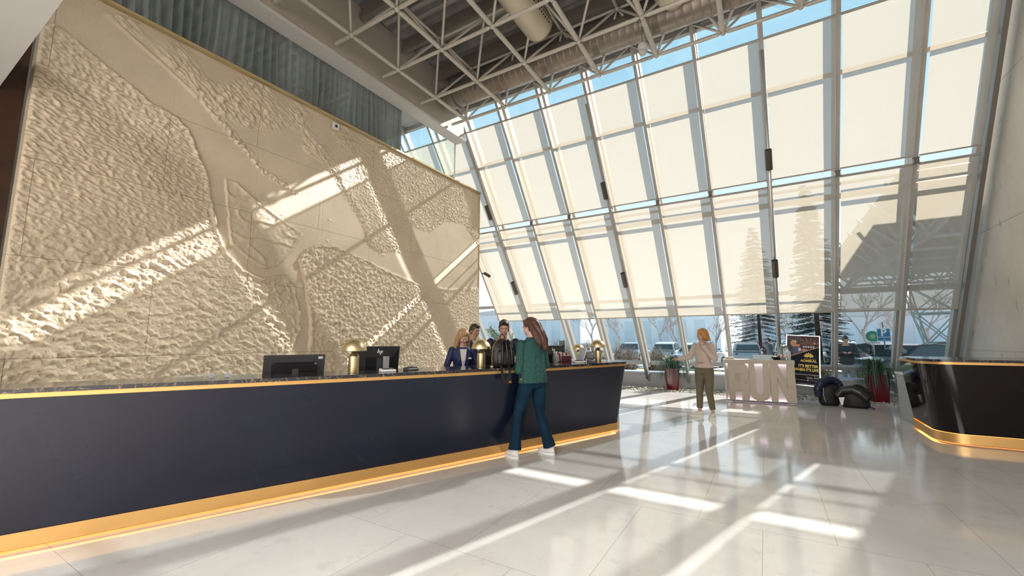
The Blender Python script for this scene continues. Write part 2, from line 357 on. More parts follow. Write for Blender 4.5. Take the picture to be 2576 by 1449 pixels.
# brackets at the post joints
for i in range(1,9):
    x=MX[i]
    for z,nm in ((4.915,'middle'),):
        mb=MB(); o=tag(empty('blind_bracket',fp(x,z,0)),'dark steel bracket holding blind ends on the %s post from the concrete wall'%ordn[i],'bracket','blind brackets at the middle rail')
        M=Matrix.Rotation(-math.atan(K),4,'X').inverted()
        mb.box((-.04,-.02,-.06),(.04,.05,.06)); mb.tube((-.055,0,.05),(.055,0,.05),.014); mb.tube((-.055,0,-.06),(.055,0,-.06),.014); mb.tube((0,-.03,-.08),(0,-.03,.03),.01)
        mb.build('bracket_body',M_DSTEEL,o); 
# round pipes with cylinder spotlights on every third post
for px,nm in ((.314,'the pipe above the white RUN desk'),(-3.31,'the pipe above the far end of the reception counter'),(-6.93,'the pipe beside the gold mural')):
    pp=MB(); pp.path([fp(px,.3,-.06),fp(px,7.15,-.06)],.042,n=14)
    o=pp.build('light_pipe',M_LSTEEL if px>0 else M_STEEL,smooth=True); tag(o,'round steel %s'%nm[4:],'pipe','round steel pipes on the glass wall')
    for z,hl in ((5.40,'upper'),(3.26,'lower')):
        c=fp(px,z,-.178); t=thing('cylinder_spotlight','%s dark cylinder spotlight on %s'%(hl,nm),'spotlight',c,group='cylinder spotlights on the glass wall')
        ax=(fp(px,1,0)-fp(px,0,0)).normalized()
        mb=MB(); R=ax.to_track_quat('Z','Y').to_matrix().to_4x4()
        mb.lathe([(0,-.20),(.060,-.22),(.068,-.22),(.068,.22),(.058,.22),(.055,.17),(0,.17)],n=24,M=R); mb.build('housing',mat('bronze_metal',(.10,.085,.075),.4,.5),t,autosmooth=.6)
        l=MB().lathe([(.0,.172),(.053,.172)],n=20,M=R); l.build('lens',M_WHITE,t)
        bkt=MB(); bkt.tube((0,.05,0),(0,.11,0.04),.018); bkt.build('clamp',M_DSTEEL,t)
# ================================================================ GOLD RELIEF MURAL
def perlin(x,y,seed=0):
    r=np.random.default_rng(seed); perm=r.permutation(512); g=r.uniform(0,2*PI,512); gx,gy=np.cos(g),np.sin(g)
    xi=np.floor(x).astype(int); yi=np.floor(y).astype(int); xf=x-xi; yf=y-yi
    u=xf*xf*xf*(xf*(xf*6-15)+10); v=yf*yf*yf*(yf*(yf*6-15)+10)
    def gr(ix,iy,dx,dy):
        h=perm[(perm[ix%512]+iy)%512]; return gx[h]*dx+gy[h]*dy
    a=gr(xi,yi,xf,yf); b=gr(xi+1,yi,xf-1,yf); c=gr(xi,yi+1,xf,yf-1); d=gr(xi+1,yi+1,xf-1,yf-1)
    return (a+(b-a)*u)+((c+(d-c)*u)-(a+(b-a)*u))*v
def segd(px,py,pts,closed=True):
    d=np.full(px.shape,1e9); n=len(pts)
    for i in range(n if closed else n-1):
        ax,ay=pts[i]; bx,by=pts[(i+1)%n]; dx,dy=bx-ax,by-ay; t=np.clip(((px-ax)*dx+(py-ay)*dy)/(dx*dx+dy*dy+1e-12),0,1)
        d=np.minimum(d,np.hypot(px-ax-t*dx,py-ay-t*dy))
    return d
def inside(px,py,pts):
    r=np.zeros(px.shape,bool); n=len(pts)
    for i in range(n):
        ax,ay=pts[i]; bx,by=pts[(i+1)%n]
        c=((ay>py)!=(by>py))&(px<(bx-ax)*(py-ay)/(by-ay+1e-12)+ax); r^=c
    return r
PA=[(0.9,.3),(0.9,5.25),(1.06,5.267),(1.29,5.185),(1.539,5.071),(1.855,4.887),(2.129,4.739),(2.315,4.724),(2.521,4.593),(2.699,4.293),(2.831,3.964),(2.929,3.615),(3.028,3.199),(3.197,2.823),(3.45,2.576),(3.77,2.487),(4.135,2.605),(4.33,2.416),(4.475,1.926),(4.509,1.642),(4.389,1.325),(4.15,1.02),(4.0,.3)]
PB=[(3.075,4.017),(3.282,3.988),(3.544,3.799),(3.959,3.6),(4.454,3.389),(4.35,3.218),(4.182,2.968),(4.021,2.729),(3.824,2.644),(3.495,2.779),(3.241,2.992),(3.16,3.295),(3.114,3.671)]
PC=[(4.372,2.892),(4.473,3.109),(4.664,3.229),(5.085,3.297),(5.655,3.215),(6.299,3.034),(7.154,2.874),(7.847,2.789),(8.623,2.81),(10.1,3.022),(10.1,.3),(4.4,.3),(4.59,1.003),(4.648,1.285),(4.666,1.718),(4.591,2.151),(4.47,2.577)]
PD=[(1.56,5.698),(1.791,5.609),(2.034,5.572),(2.213,5.364),(2.392,5.249),(2.609,5.081),(2.869,4.852),(3.081,4.75),(3.217,4.845),(3.519,5.017),(3.854,5.095),(4.271,4.97),(4.728,4.833),(5.09,4.718),(5.444,4.326),(5.767,3.94),(5.891,3.577),(6.28,3.415),(6.873,3.449),(7.469,3.387),(7.60,3.65),(7.25,3.95),(7.2,4.171),(7.797,4.181),(8.405,4.592),(9.177,4.757),(9.95,4.2),(10.1,4.2),(10.1,6),(3.2,6),(2.2,5.86),(1.62,5.80)]
PF=[(2.6,5.15),(2.947,4.923),(3.166,4.72),(3.394,4.541),(3.567,4.363),(3.844,4.248),(4.251,4.124)]
MXP=-7.15; YA,YB,ZA,ZC=1.0,9.95,.35,5.86
def mural():
    ny,nz=1000,610; ys=np.linspace(YA,YB,ny); zs=np.linspace(ZA,ZC,nz); Y,Z=np.meshgrid(ys,zs,indexing='ij')
    wy=Y+.05*perlin(Y*2.2,Z*2.2,1)+.02*perlin(Y*9,Z*9,2); wz=Z+.05*perlin(Y*2.2+9,Z*2.2,3)+.02*perlin(Y*9,Z*9+5,4)
    def region(P): return np.where(inside(wy,wz,P),1,-1)*segd(wy,wz,P)
    dA,dB,dC,dD=map(region,(PA,PB,PC,PD)); dF=segd(wy,wz,PF,False)
    sm=lambda d,w_=.03: np.clip(d/w_,0,1)**.7
    rot=lambda a,sx,sy: ((Y*cos(a)+Z*sin(a))*sx,(-Y*sin(a)+Z*cos(a))*sy)
    # wavy rugged field (upper left)
    x,y=rot(-.35,9.5,22); x=x+.8*perlin(Y*3,Z*3,11); w1=1-np.abs(perlin(x,y,12))*2.6; w1=np.clip(w1,-.3,1)
    w2=perlin(Y*26,Z*26,13); wav=.55*w1+.35*np.clip(perlin(*rot(-.3,15,26),14)*2.2,-.6,1)+.2*w2
    # rotated grid of building-like blocks (lower left)
    gx,gy=rot(-.52,1,1); gx=gx+.03*perlin(Y*3,Z*3,15); gy=gy+.03*perlin(Y*3,Z*3,16)
    cell=np.abs(np.sin(gx*PI/.19))**.35*np.abs(np.sin(gy*PI/.125))**.35
    ch=perlin(np.floor(gx/.19)*.73+.37,np.floor(gy/.125)*.91+.21,17)
    blk=np.clip(cell*1.4-.5,0,1)*np.clip(.4+1.6*ch,0,1)
    lump=np.clip(perlin(*rot(-.5,11,15),18)*2.6-.25,0,1)**.8; fine=perlin(Y*30,Z*30,19)
    grid=.55*blk+.75*lump+.22*fine+.35*np.clip(perlin(*rot(-.55,5,19),20)*2.2-.3,0,1)
    # fine gravelly city texture
    city=.5*np.clip(perlin(Y*13,Z*13,21)*2.4,-.4,1)+.35*perlin(Y*27,Z*27,22)+.35*np.clip(1-np.abs(perlin(Y*6,Z*8,23))*6,0,1)
    cityf=.35*np.clip(perlin(Y*22,Z*22,24)*2.2,-.3,1)+.3*perlin(Y*38,Z*38,25)
    blend=1/(1+np.exp((Z-(2.9+.12*(Y-1)))*3.2)); knob=np.clip(perlin(Y*15,Z*15,42)*3-1.0,0,1)**.7; tA=wav*(1-blend)+grid*blend+.45*knob*(.4+blend)
    wC=np.clip((Y-5.2)/3,0,1); big=np.clip(perlin(Y*6.5,Z*8,26)*2.3-.1,0,1)
    tC=city*(.9-.45*wC)+cityf*.6*wC+.5*big*(1-wC)
    wD=np.clip((Y-4.8)/1.5,0,1)
    xs,yy=rot(-.62,3.2,15); stream=np.clip(1-np.abs(perlin(xs,yy,27))*3.6,0,1)
    patch=np.clip(perlin(Y*1.6+4,Z*1.6,28)*3+.55,0,1)
    blk2=np.clip(np.abs(np.sin(gx*PI/.11))**.4*np.abs(np.sin(gy*PI/.16))**.4*1.5-.6,0,1)*np.clip(.2+2.2*perlin(np.floor(gx/.11)*.71+.3,np.floor(gy/.16)*.83+.2,41),0,1)
    tD=(1-wD)*(.55*stream*patch+.5*city*patch+.5*big*patch+.7*blk2*patch)+wD*(.8*cityf+.3*np.clip(perlin(*rot(1.2,16,9),29)*2,0,1))
    h=np.zeros_like(Y)
    h+=(sm(dA)*(.016+.038*tA))*(dA>0); h+=(sm(dB)*(.012+.010*perlin(Y*14,Z*14,30)+.022*np.clip(1-np.abs(perlin(Y*2.4,Z*3.2,31))*9,0,1)))*(dB>0)
    h+=(sm(dC)*(.016+.042*tC))*(dC>0); h+=(sm(dD,.05)*(.006+.050*tD))*(dD>0)
    lip=lambda d,w_,a: a*np.exp(-((d-w_)/w_)**2)
    h+=lip(dA,.03,.022)+lip(dC,.03,.024)*(Y<8.9)+lip(dB,.02,.016)-lip(-dC,.03,.012)*(dC<0)*(Y<6)-lip(-dB,.02,.008)*(dB<0)
    rk=np.clip(perlin(Y*17,Z*17,32)*2+.4,0,1)
    h+=.05*np.exp(-(dF/.045)**2)*rk*np.clip((Y-2.6)*2,0,1)
    h+=.035*np.exp(-(segd(wy,wz,[(5.1,4.7),(5.45,4.3),(5.8,3.9),(5.95,3.55),(6.3,3.42)],False)/.07)**2)*rk
    h+=.03*np.exp(-(segd(wy,wz,[(1.58,5.72),(1.8,5.78)],False)/.03)**2)+.03*np.exp(-(segd(Y,Z,[(1.56,5.69),(2.2,5.36),(2.6,5.12)],False)/.018)**2)
    isl=np.clip(perlin(Y*7,Z*7,33)*4-1.75,0,1)*(Y>3.5)*(Y<8); h+=.02*isl*(dA<0)*(dB<0)*(dC<0)*(dD<0)
    # panel joints
    for z in (1.25,2.42,3.55,4.70): h-=.006*np.exp(-((Z-z)/.007)**2)
    for i,(a,b) in enumerate(((.3,1.25),(1.25,2.42),(2.42,3.55),(3.55,4.70),(4.70,5.9))):
        for k in range(9):
            y0=2.35+1.22*k+(.0 if i%2 else .0); h-=.005*np.exp(-((Y-y0)/.007)**2)*((Z>a)&(Z<b))
    h*=np.clip((ZC-Z)/.05,0,1)*np.clip((Y-YA)/.03+.3,0,1); h=np.clip(h,-.012,.085)
    P=np.stack([np.full_like(Y,MXP)+h,Y,Z],-1).reshape(-1,3)
    me=bpy.data.meshes.new('relief_mural'); idx=np.arange(ny*nz).reshape(ny,nz)
    q=np.stack([idx[:-1,:-1],idx[1:,:-1],idx[1:,1:],idx[:-1,1:]],-1).reshape(-1,4)
    # backing box
    n0=len(P); B=np.array([(x,y,z) for x in (MXP-.18,MXP-.001) for y in (YA,YB) for z in (0,ZC)],float)
    bq=np.array([(0,1,3,2),(4,6,7,5),(0,4,5,1),(2,3,7,6),(1,5,7,3),(0,2,6,4)])+n0
    P=np.concatenate([P,B]); q=np.concatenate([q,bq])
    me.vertices.add(len(P)); me.vertices.foreach_set('co',P.ravel()); me.loops.add(q.size); me.loops.foreach_set('vertex_index',q.ravel().astype(np.int32))
    me.polygons.add(len(q)); me.polygons.foreach_set('loop_start',np.arange(0,q.size,4,dtype=np.int32)); me.polygons.foreach_set('loop_total',np.full(len(q),4,np.int32))
    me.polygons.foreach_set('use_smooth',np.concatenate([np.ones(len(q)-6,bool),np.zeros(6,bool)])); me.update(calc_edges=True); me.validate()
    m=mat('gold_painted_relief',(.73,.61,.45),.5,.08,nvar=.14,nscale=1.4,bump=.35,bscale=60)
    t=m.node_tree; b=t.nodes['Principled BSDF']; src=b.inputs['Base Color'].links[0].from_socket
    tc=t.nodes.new('ShaderNodeTexCoord'); sp=t.nodes.new('ShaderNodeSeparateXYZ'); cb=t.nodes.new('ShaderNodeCombineXYZ'); br=t.nodes.new('ShaderNodeTexBrick')
    t.links.new(tc.outputs['Object'],sp.inputs[0]); t.links.new(sp.outputs[1],cb.inputs[0]); t.links.new(sp.outputs[2],cb.inputs[1])
    mp=t.nodes.new('ShaderNodeMapping'); mp.inputs['Location'].default_value=(-2.31,-.10,0); t.links.new(cb.outputs[0],mp.inputs[0]); t.links.new(mp.outputs[0],br.inputs['Vector'])
    br.inputs['Scale'].default_value=1; br.inputs['Brick Width'].default_value=2.42; br.inputs['Row Height'].default_value=1.15; br.inputs['Mortar Size'].default_value=.0035; br.inputs['Mortar Smooth'].default_value=0
    br.inputs['Color1'].default_value=br.inputs['Color2'].default_value=(1,1,1,1); br.inputs['Mortar'].default_value=(.50,.46,.42,1)
    mx=t.nodes.new('ShaderNodeMix'); mx.data_type='RGBA'; mx.blend_type='MULTIPLY'; mx.inputs[0].default_value=1; t.links.new(src,mx.inputs[6]); t.links.new(br.outputs[0],mx.inputs[7]); t.links.new(mx.outputs[2],b.inputs['Base Color'])
    o=link('relief_mural',me,m); tag(o,'huge gold painted relief map mural on the wall behind the reception','mural')
    fr=MB(); fr.box((MXP-.02,YA-.03,ZC-.002),(MXP+.07,YB+.01,ZC+.035)); fr.box((MXP-.18,YB,0),(MXP+.02,YB+.02,ZC+.03)); fr.build('top_trim',mat('gold_trim',(.60,.46,.25),.4,.2),o)
    return o
mural()
# ================================================================ CURTAIN AND GLASS ABOVE THE MURAL
def curtain():
    n=1300; ys=np.linspace(1.55,7.08,n); r=np.random.default_rng(3)
    ph=np.cumsum(r.uniform(.75,1.25,n))*(ys[1]-ys[0])/.135*2*PI
    vs=[]; rows=10
    for j in range(rows):
        t=j/(rows-1); z=7.30-t*1.42
        drift=.05*np.sin(ys*3.1+t*1.6)*t; amp=(.075+.03*t)*(1+.4*np.sin(ys*5.3+1))
        x=-7.50+amp*np.sin(ph+.25*t*np.sin(ys*8))+.012*np.sin(ph*2.7+t)
        vs+= [(float(a),float(b),z) for a,b in zip(x,ys+drift*t)]
    fs=[(j*n+i,j*n+i+1,(j+1)*n+i+1,(j+1)*n+i) for j in range(rows-1) for i in range(n-1)]
    m=bpy.data.materials.new('sheer_curtain'); m.use_nodes=True; t=m.node_tree; t.nodes.clear()
    o=t.nodes.new('ShaderNodeOutputMaterial'); d=t.nodes.new('ShaderNodeBsdfDiffuse'); d.inputs[0].default_value=(.44,.43,.41,1)
    tl=t.nodes.new('ShaderNodeBsdfTranslucent'); tl.inputs[0].default_value=(.44,.43,.41,1); tr=t.nodes.new('ShaderNodeBsdfTransparent')
    a=t.nodes.new('ShaderNodeMixShader'); a.inputs[0].default_value=.15; t.links.new(d.outputs[0],a.inputs[1]); t.links.new(tl.outputs[0],a.inputs[2])
    b=t.nodes.new('ShaderNodeMixShader'); b.inputs[0].default_value=.9; t.links.new(tr.outputs[0],b.inputs[1]); t.links.new(a.outputs[0],b.inputs[2]); t.links.new(b.outputs[0],o.inputs[0])
    cu=thing('curtain','long pleated grey green curtain behind the glass above the gold mural','curtain',(-7.42,4.3,5.88))
    mb=MB(); mb.add([V(v)-V(cu.location) for v in vs],fs); mb.build('fabric',m,cu,smooth=True)
    rl=MB(); rl.box((-.03,-2.8,1.425),(.03,2.85,1.455)); rl.build('rail',M_DSTEEL,cu)
curtain()
gl=thing('glass_screen','frameless clear glass screen standing on top edge of the gold mural','glass screen',(-7.20,5.4,5.88))
for a,b in ((-3.9,-1.6),(-1.58,.0),(.02,2.06),(2.08,3.40)):
    MB().box((-.008,a,0),(.008,b,1.11)).build('glass_panel',M_CLEAR,gl)
MB().box((-.014,3.40,0),(.014,3.43,1.11)).build('edge_channel',M_LSTEEL,gl)
# white boxes fixed to the mural
t=thing('wireless_router','small square white box with dark centre near top of the mural','router',(-7.09,4.93,5.70))
MB().box((-.02,-.07,-.07),(.03,.07,.07)).build('case',M_WHITE,t,bevel=.015); MB().tube((.03,0,0),(.034,0,0),.028,n=20).build('lens',M_BLACK,t)
t=thing('security_camera','small dark bullet camera on the right edge of the mural','security camera',(-7.05,10.0,3.42))
MB().tube((0,0,0),(.10,.03,.0),.02).build('arm',M_DGREY,t); MB().tube((.06,.03,.01),(.24,.05,-.10),.045,n=16).build('camera_body',M_DGREY,t)

# ================================================================ SPACE FRAME
sf=thing('space_frame','pale tubular steel space frame with ball nodes under the roof','space frame',(0,0,7.19))
PX=1.208; PY=1.19; X0=-6.345; Y0=8.205; ZL=7.19; ZU=8.06
lower=[(i,j) for i in range(-0,9) for j in range(0,6)]    # i along X, j back from the glass
LP=lambda i,j: V((X0+PX*i,Y0-PY*j,0)); UP=lambda i,j: V((X0+PX*(i+.5),Y0-PY*(j+.5),ZU-ZL))
def inview(p,mg=60):
    d=V((p.x,p.y,p.z+ZL))-V((0,0,1.45)); a=rad(31.043); q=rad(7.192); f_=V((-sin(a)*cos(q),cos(a)*cos(q),sin(q))); r_=V((cos(a),sin(a),0)); u_=r_.cross(f_)
    z=d.dot(f_); 
    if z<=.1: return False
    x=1288+1050*d.dot(r_)/z; y=724.5-1050*d.dot(u_)/z; return -mg<x<2576+mg and -mg<y<1449+mg
rest=MB()
def member(a,b,r,name,n=10):
    dd=(b-a).normalized(); seen=any(inview(a+(b-a)*t) for t in (0,.25,.5,.75,1))
    mb=MB() if seen else rest
    sh=min(.10,(b-a).length*.15)
    mb.tube(a+dd*.04,a+dd*sh,r*.45,r,n=n,cap=False); mb.tube(a+dd*sh,b-dd*sh,r,n=n,cap=False); mb.tube(b-dd*sh,b-dd*.04,r,r*.45,n=n,cap=False)
    if seen: mb.build(name,M_TRUSS,sf,smooth=True)
for i in range(9):
    for j in range(6):
        p=LP(i,j)
        if inview(p): MB().sphere(p,.052,n=14,m=10).build('ball_node',M_TRUSS,sf,smooth=True)
        else: rest.sphere(p,.052)
        if i<8: member(p,LP(i+1,j),.037,'bottom_chord')
        if i==0: member(p,p+V((-.53,0,0)),.037,'bottom_chord')
        if j<5: member(p,LP(i,j+1),.046 if 1 else .03,'bottom_chord')
for i in range(-1,9):
    for j in range(0,5):
        u=UP(i,j)
        if i>=0 and inview(u): MB().sphere(u,.05,n=12,m=8).build('ball_node',M_TRUSS,sf,smooth=True)
        if i<0: continue
        if i<8: member(u,UP(i+1,j),.03,'top_chord')
        if j<4: member(u,UP(i,j+1),.03,'top_chord')
        for a,b in ((0,0),(1,0),(0,1),(1,1)):
            if i+a<9 and j+b<6: member(LP(i+a,j+b),u,.026,'diagonal_tube',8)
# struts from last chord row to the glass wall
for i in range(9):
    p=LP(i,0)
    member(p,V((p.x-PX/2,8.50,.66)),.024,'diagonal_tube',8); member(p,V((p.x+PX/2,8.50,.66)),.024,'diagonal_tube',8)
o=rest.build('outlying_tubes',M_TRUSS,sf,smooth=True); tag(o,kind='stuff')
# purlins between frame and deck
for k in range(5):
    tag(MB().box((-6.85,Y0-PY*(k+.5)-.05,8.14),(3.8,Y0-PY*(k+.5)+.05,8.26)).box((-6.85,Y0-PY*(k+.5)-.02,8.26),(3.8,Y0-PY*(k+.5)+.02,8.47)).build('trim_%d'%(7+k),M_DSTEEL),kind='structure')
# ducts
def duct():
    t=thing('ventilation_duct','long round galvanised duct running under the roof along the glass wall','duct',(-1.5,7.86,7.69))
    mb=MB(); x=-5.25; prof=[]
    while x<5.3: prof+=[(.285,x),(.285,x+.13),(.288,x+.14),(.285,x+.15)]; x+=.15
    mb.lathe([(0,-5.25)]+prof,n=36,M=Matrix.Rotation(PI/2,4,'Y')); mb.build('duct_body',M_DUCT,t,autosmooth=.5)
    for x in (-4.9,-2.6,-.2,2.2):
        MB().lathe([(.295,x),(.30,x),(.30,x+.05),(.295,x+.05)],n=36,M=Matrix.Rotation(PI/2,4,'Y')).build('joint_band',M_DUCT,t)
        MB().tube((x,0,.29),(x,0,.82),.01).build('hanger',M_DSTEEL,t)
duct()
def cream(x,y1,lab,z=7.72,r=.30,cone=False):
    t=thing('air_diffuser_duct',lab,'duct',(x,y1,z),group='cream supply ducts among the roof tubes')
    M=Matrix.Rotation(PI/2,4,'X'); mb=MB()
    pr=[(0,-.02),(r*.72,-.0),(r*.93,.04),(r,.10),(r,2.6)] if not cone else [(0,-.42),(r*.25,-.40),(r*.6,-.25),(r*.88,-.08),(r,.06),(r*1.01,.09),(r,.12),(r,2.6)]
    mb.lathe(pr,n=40,M=M); mb.build('duct_body',M_CREAM,t,smooth=True)
    if not cone:
        h=MB()
        for a in range(5):
            for b in range(12):
                th=rad(-20+a*13); p=V((r*1.002*cos(th),-.22-.075*b-.03*(a%2),r*1.002*sin(th))); nrm=V((cos(th),0,sin(th)))
                h.tube(p,p+nrm*.004,.017,n=10)
        h.build('perforation',M_BLACK,t)
    MB().tube((0,-.6,r),(0,-.6,.8),.012).build('hanger',M_DSTEEL,t)
cream(-3.50,6.95,'cream round supply duct with punched holes ending between the roof tubes')
cream(-1.05,7.35,'cream round supply duct with a pointed nose high over the glass wall',cone=True)
t=thing('motion_detector','small white dome camera hanging on cable below the round duct','dome camera',(-1.66,7.62,6.98))
MB().lathe([(0,.16),(.06,.16),(.085,.10),(.088,-.02)],n=24).build('housing',M_WHITE,t,smooth=True); MB().sphere((0,0,-.02),(.082,.082,.085),n=24,m=12).build('dome',mat('milky_dome',(.55,.52,.48),.2),t,smooth=True)
MB().tube((0,0,.16),(0,0,.50),.006).build('cable',M_DSTEEL,t)
# cable tray
t=thing('cable_tray','slotted steel cable tray beside the round duct','cable tray',(-1.5,8.22,7.90))
mb=MB(); mb.box((-5.3,-.06,0),(5.3,.06,.005)); mb.box((-5.3,-.06,0),(5.3,-.055,.05)); mb.box((-5.3,.055,0),(5.3,.06,.05)); mb.build('tray',M_LSTEEL,t)
h=MB(); x=-5.2
while x<5.2: h.box((x,-.045,-.002),(x+.05,.045,-.0005)); x+=.09
h.build('slots',M_DGREY,t)
for x in (-4.5,-1.5,1.5,4.5): MB().tube((x,0,.005),(x,0,.15),.006).build('hanger',M_DSTEEL,t)

# ================================================================ RECEPTION COUNTERS
def smooth_curve(ctrl,s):
    for (a,va),(b,vb) in zip(ctrl[:-1],ctrl[1:]):
        if s<=b or (b,vb)==ctrl[-1]:
            t=max(0,min(1,(s-a)/(b-a))); t=t*t*(3-2*t) if 0 else t; return va+(vb-va)*t
def marble():
    m=mat('dark_veined_marble',(.02,.02,.024),.08,0,.6); t=m.node_tree; b=t.nodes['Principled BSDF']
    tc=t.nodes.new('ShaderNodeTexCoord'); n=t.nodes.new('ShaderNodeTexNoise'); n.inputs['Scale'].default_value=5; n.inputs['Detail'].default_value=8; n.inputs['Distortion'].default_value=2.5
    t.links.new(tc.outputs['Object'],n.inputs['Vector']); r=t.nodes.new('ShaderNodeValToRGB'); e=r.color_ramp.elements
    e[0].position=.488; e[0].color=(.018,.019,.026,1); e[1].position=.5; e[1].color=(.34,.24,.16,1); q=e.new(.515); q.color=(.02,.02,.028,1)
    t.links.new(n.outputs[0],r.inputs[0]); t.links.new(r.outputs[0],b.inputs['Base Color']); return m
M_MARBLE=marble()
CA=V((-4.53,.81,0)); CU=V((.369,.929,0)).normalized(); CN=V((.929,-.369,0)).normalized()
def cp(s,o,z): p=CA+CU*s+CN*o; return V((p.x,p.y,z))
OT=[(-3,-.12),(-1.5,-.10),(0,-.03),(1.4,.09),(2.4,.165),(3.4,.215),(4.3,.235),(5.2,.215),(6.0,.165),(6.9,.10)]
SE=6.62
def outline(off,st,depth,rnd=.16,s0=-3,full=False):
    """front-edge outline: front line bulges by OT*off, then rounds the right end and returns by depth"""
    pts=[]; 
    s=s0
    while s<SE+st-rnd-1e-6: pts.append((s,smooth_curve(OT,s)*off)); s+=.25
    o1=smooth_curve(OT,SE)*off; cs=SE+st-rnd
    for k in range(9): a=PI/2*k/8; pts.append((cs+rnd*sin(a),o1-rnd+rnd*cos(a)))
    pts.append((SE+st+.10*depth,o1-depth)); pts.append((s0,-depth+smooth_curve(OT,s0)*off))
    return pts
def ring(off,st,depth,z,add=0,rnd=.16):
    return [cp(s,o+add,z) for s,o in outline(off,st,depth,rnd)]
def slab(mb,r0,r1,mi=0,caps=True):
    n=len(r0); mb.add(list(r0)+list(r1),[(i,(i+1)%n,n+(i+1)%n,n+i) for i in range(n)]+([tuple(range(n-1,-1,-1)),tuple(range(n,2*n))] if caps else []),mi)
rc=thing('reception_counter','long dark navy reception counter with brass bands and black marble top','counter',(0,0,0))
D0=.50
mb=MB(); slab(mb,ring(0,-.06,D0,0.0,-.09),ring(0,-.06,D0,.06,-.09)); mb.build('plinth',mat('plinth_dark',(.03,.03,.03),.5),rc)
mb=MB(); slab(mb,ring(0,-.03,D0,.044,-.03),ring(0,-.03,D0,.050,-.03)); mb.build('light_strip',M_LED,rc)
mb=MB(); slab(mb,ring(0.02,-.01,D0,.030),ring(.05,-.005,D0-.01,.135),caps=False); mb.build('brass_skirting',M_BRASS2,rc,autosmooth=.5)
mb=MB(); R=[ring(.05+.95*t**1.0,-.02+.10*t,D0,.135+(1.045-.135)*t,-.008) for t in (0,.25,.5,.75,1)]
n=len(R[0]); mb.add([p for r_ in R for p in r_],[(j*n+i,j*n+(i+1)%n,(j+1)*n+(i+1)%n,(j+1)*n+i) for j in range(4) for i in range(n)]); mb.build('front_panel',M_NAVY,rc,autosmooth=.5)
mb=MB(); slab(mb,ring(1,.075,D0,1.045,.004),ring(1,.08,D0,1.078,.006)); mb.build('brass_band',M_BRASS2,rc,autosmooth=.5)
mb=MB(); slab(mb,ring(1,.09,D0+.02,1.079,.015),ring(1,.09,D0+.02,1.112,.015)); mb.build('marble_top',M_MARBLE,rc,autosmooth=.5)
# lower staff worktop behind
dk=MB(); dk.hexa([cp(-3,-1.25,.72),cp(6.4,-1.25,.72),cp(6.4,-.53,.72),cp(-3,-.53,.72)],[cp(-3,-1.25,.76),cp(6.4,-1.25,.76),cp(6.4,-.53,.76),cp(-3,-.53,.76)])
dk.build('staff_worktop',M_MARBLE,rc)
# small back desk at the far end
bd=thing('back_desk','dark back desk with pale top beyond the far end of reception counter','desk',(-3.55,8.75,0),rad(-10))
MB().box((-.75,-.35,0),(.75,.35,.99)).build('desk_body',M_NAVY,bd); MB().box((-.78,-.38,.99),(.78,.38,1.03)).build('desk_top',mat('pale_stone',(.5,.5,.52),.2),bd)
# right-hand counter
def rcounter():
    t=thing('bar_counter','glossy black curved counter with brass bands by concrete wall','counter',(0,0,0))
    def rr(z,e,rad_=.32):
        x0,y0,x1,y1=2.03-e,8.42-e,3.84,9.75; pts=[(x1,y0+.03),(x0+rad_,y0)]
        for k in range(1,9): a=PI/2*k/8; pts.append((x0+rad_-rad_*sin(a),y0+rad_-rad_*cos(a)))
        pts+=[(x0+.03,y1),(x1,y1)]; return [V((a,b,z)) for a,b in pts][::-1]
    for nm,z0,e0,z1,e1,m in (('plinth',0,-.09,.05,-.09,M_DGREY),('light_strip',.045,-.04,.055,-.04,M_LED),('brass_skirting',.02,0,.15,.0,M_BRASS2),('front_panel',.15,-.015,1.115,.09,M_NAVY2),('brass_band',1.115,.098,1.15,.10,M_BRASS2),('marble_top',1.151,.115,1.185,.115,M_MARBLE)):
        mb=MB(); slab(mb,rr(z0,e0),rr(z1,e1),caps=nm!='brass_skirting'); mb.build(nm,m,t,autosmooth=.5)
    st=MB(); st.add([rr(.135,-.012)[k]+V((-.003,-.003,0)) for k in (5,6)]+[rr(1.115,.093)[k]+V((-.003,-.003,0)) for k in (6,5)],[(0,1,2,3)])
M_NAVY2=mat('black_gloss_lacquer',(.005,.003,.004),.08,0,.35)
rcounter()
t=thing('side_cabinet','low plain grey cabinet standing behind the black curved counter','cabinet',(2.45,10.25,0))
MB().box((-.34,-.45,.0),(.5,.55,.83)).build('cabinet_body',M_GREY,t,bevel=.008); MB().box((-.36,-.47,.83),(.52,.57,.86)).build('cabinet_top',M_PLASTER,t)
# ================================================================ THINGS ON THE RECEPTION COUNTER
RZC=math.atan2(-(-CN.x),-CN.y)        # local +Y points to the staff side
ZT_=1.1125
def table_lamp(s,o,label,z=ZT_,pos=None):
    p=cp(s,o,z) if pos is None else V(pos)
    t=thing('table_lamp',label,'lamp',p,group='brass mushroom lamps on the reception desks')
    MB().lathe([(0,0),(.052,0),(.053,.003),(.053,.175),(.050,.18),(.012,.235),(.008,.24),(0,.24)],n=40).build('base',M_BRASS,t,autosmooth=.45)
    pr=[]; R0=.125
    for k in range(13):
        a=PI/2*k/12; pr.append((R0*cos(a),.232+R0*.98*sin(a)))
    inner=[(r*.965,z-.003) for r,z in pr][::-1]
    MB().lathe(inner+[(R0*.97,.230)]+pr,n=48).build('shade',M_BRASS,t,autosmooth=.7)
    MB().sphere((0,0,.36),(.006,.006,.008),n=10,m=6).build('finial',M_BRASS,t)
    MB().sphere((0,0,.262),.022,n=12,m=8).build('bulb',mat('milk_bulb',(.8,.78,.7),.3),t,smooth=True)
    return t
table_lamp(2.29,-.03,'brass mushroom table lamp between the two nearest monitors')
table_lamp(3.905,-.068,'brass mushroom table lamp in front of the blonde receptionist')
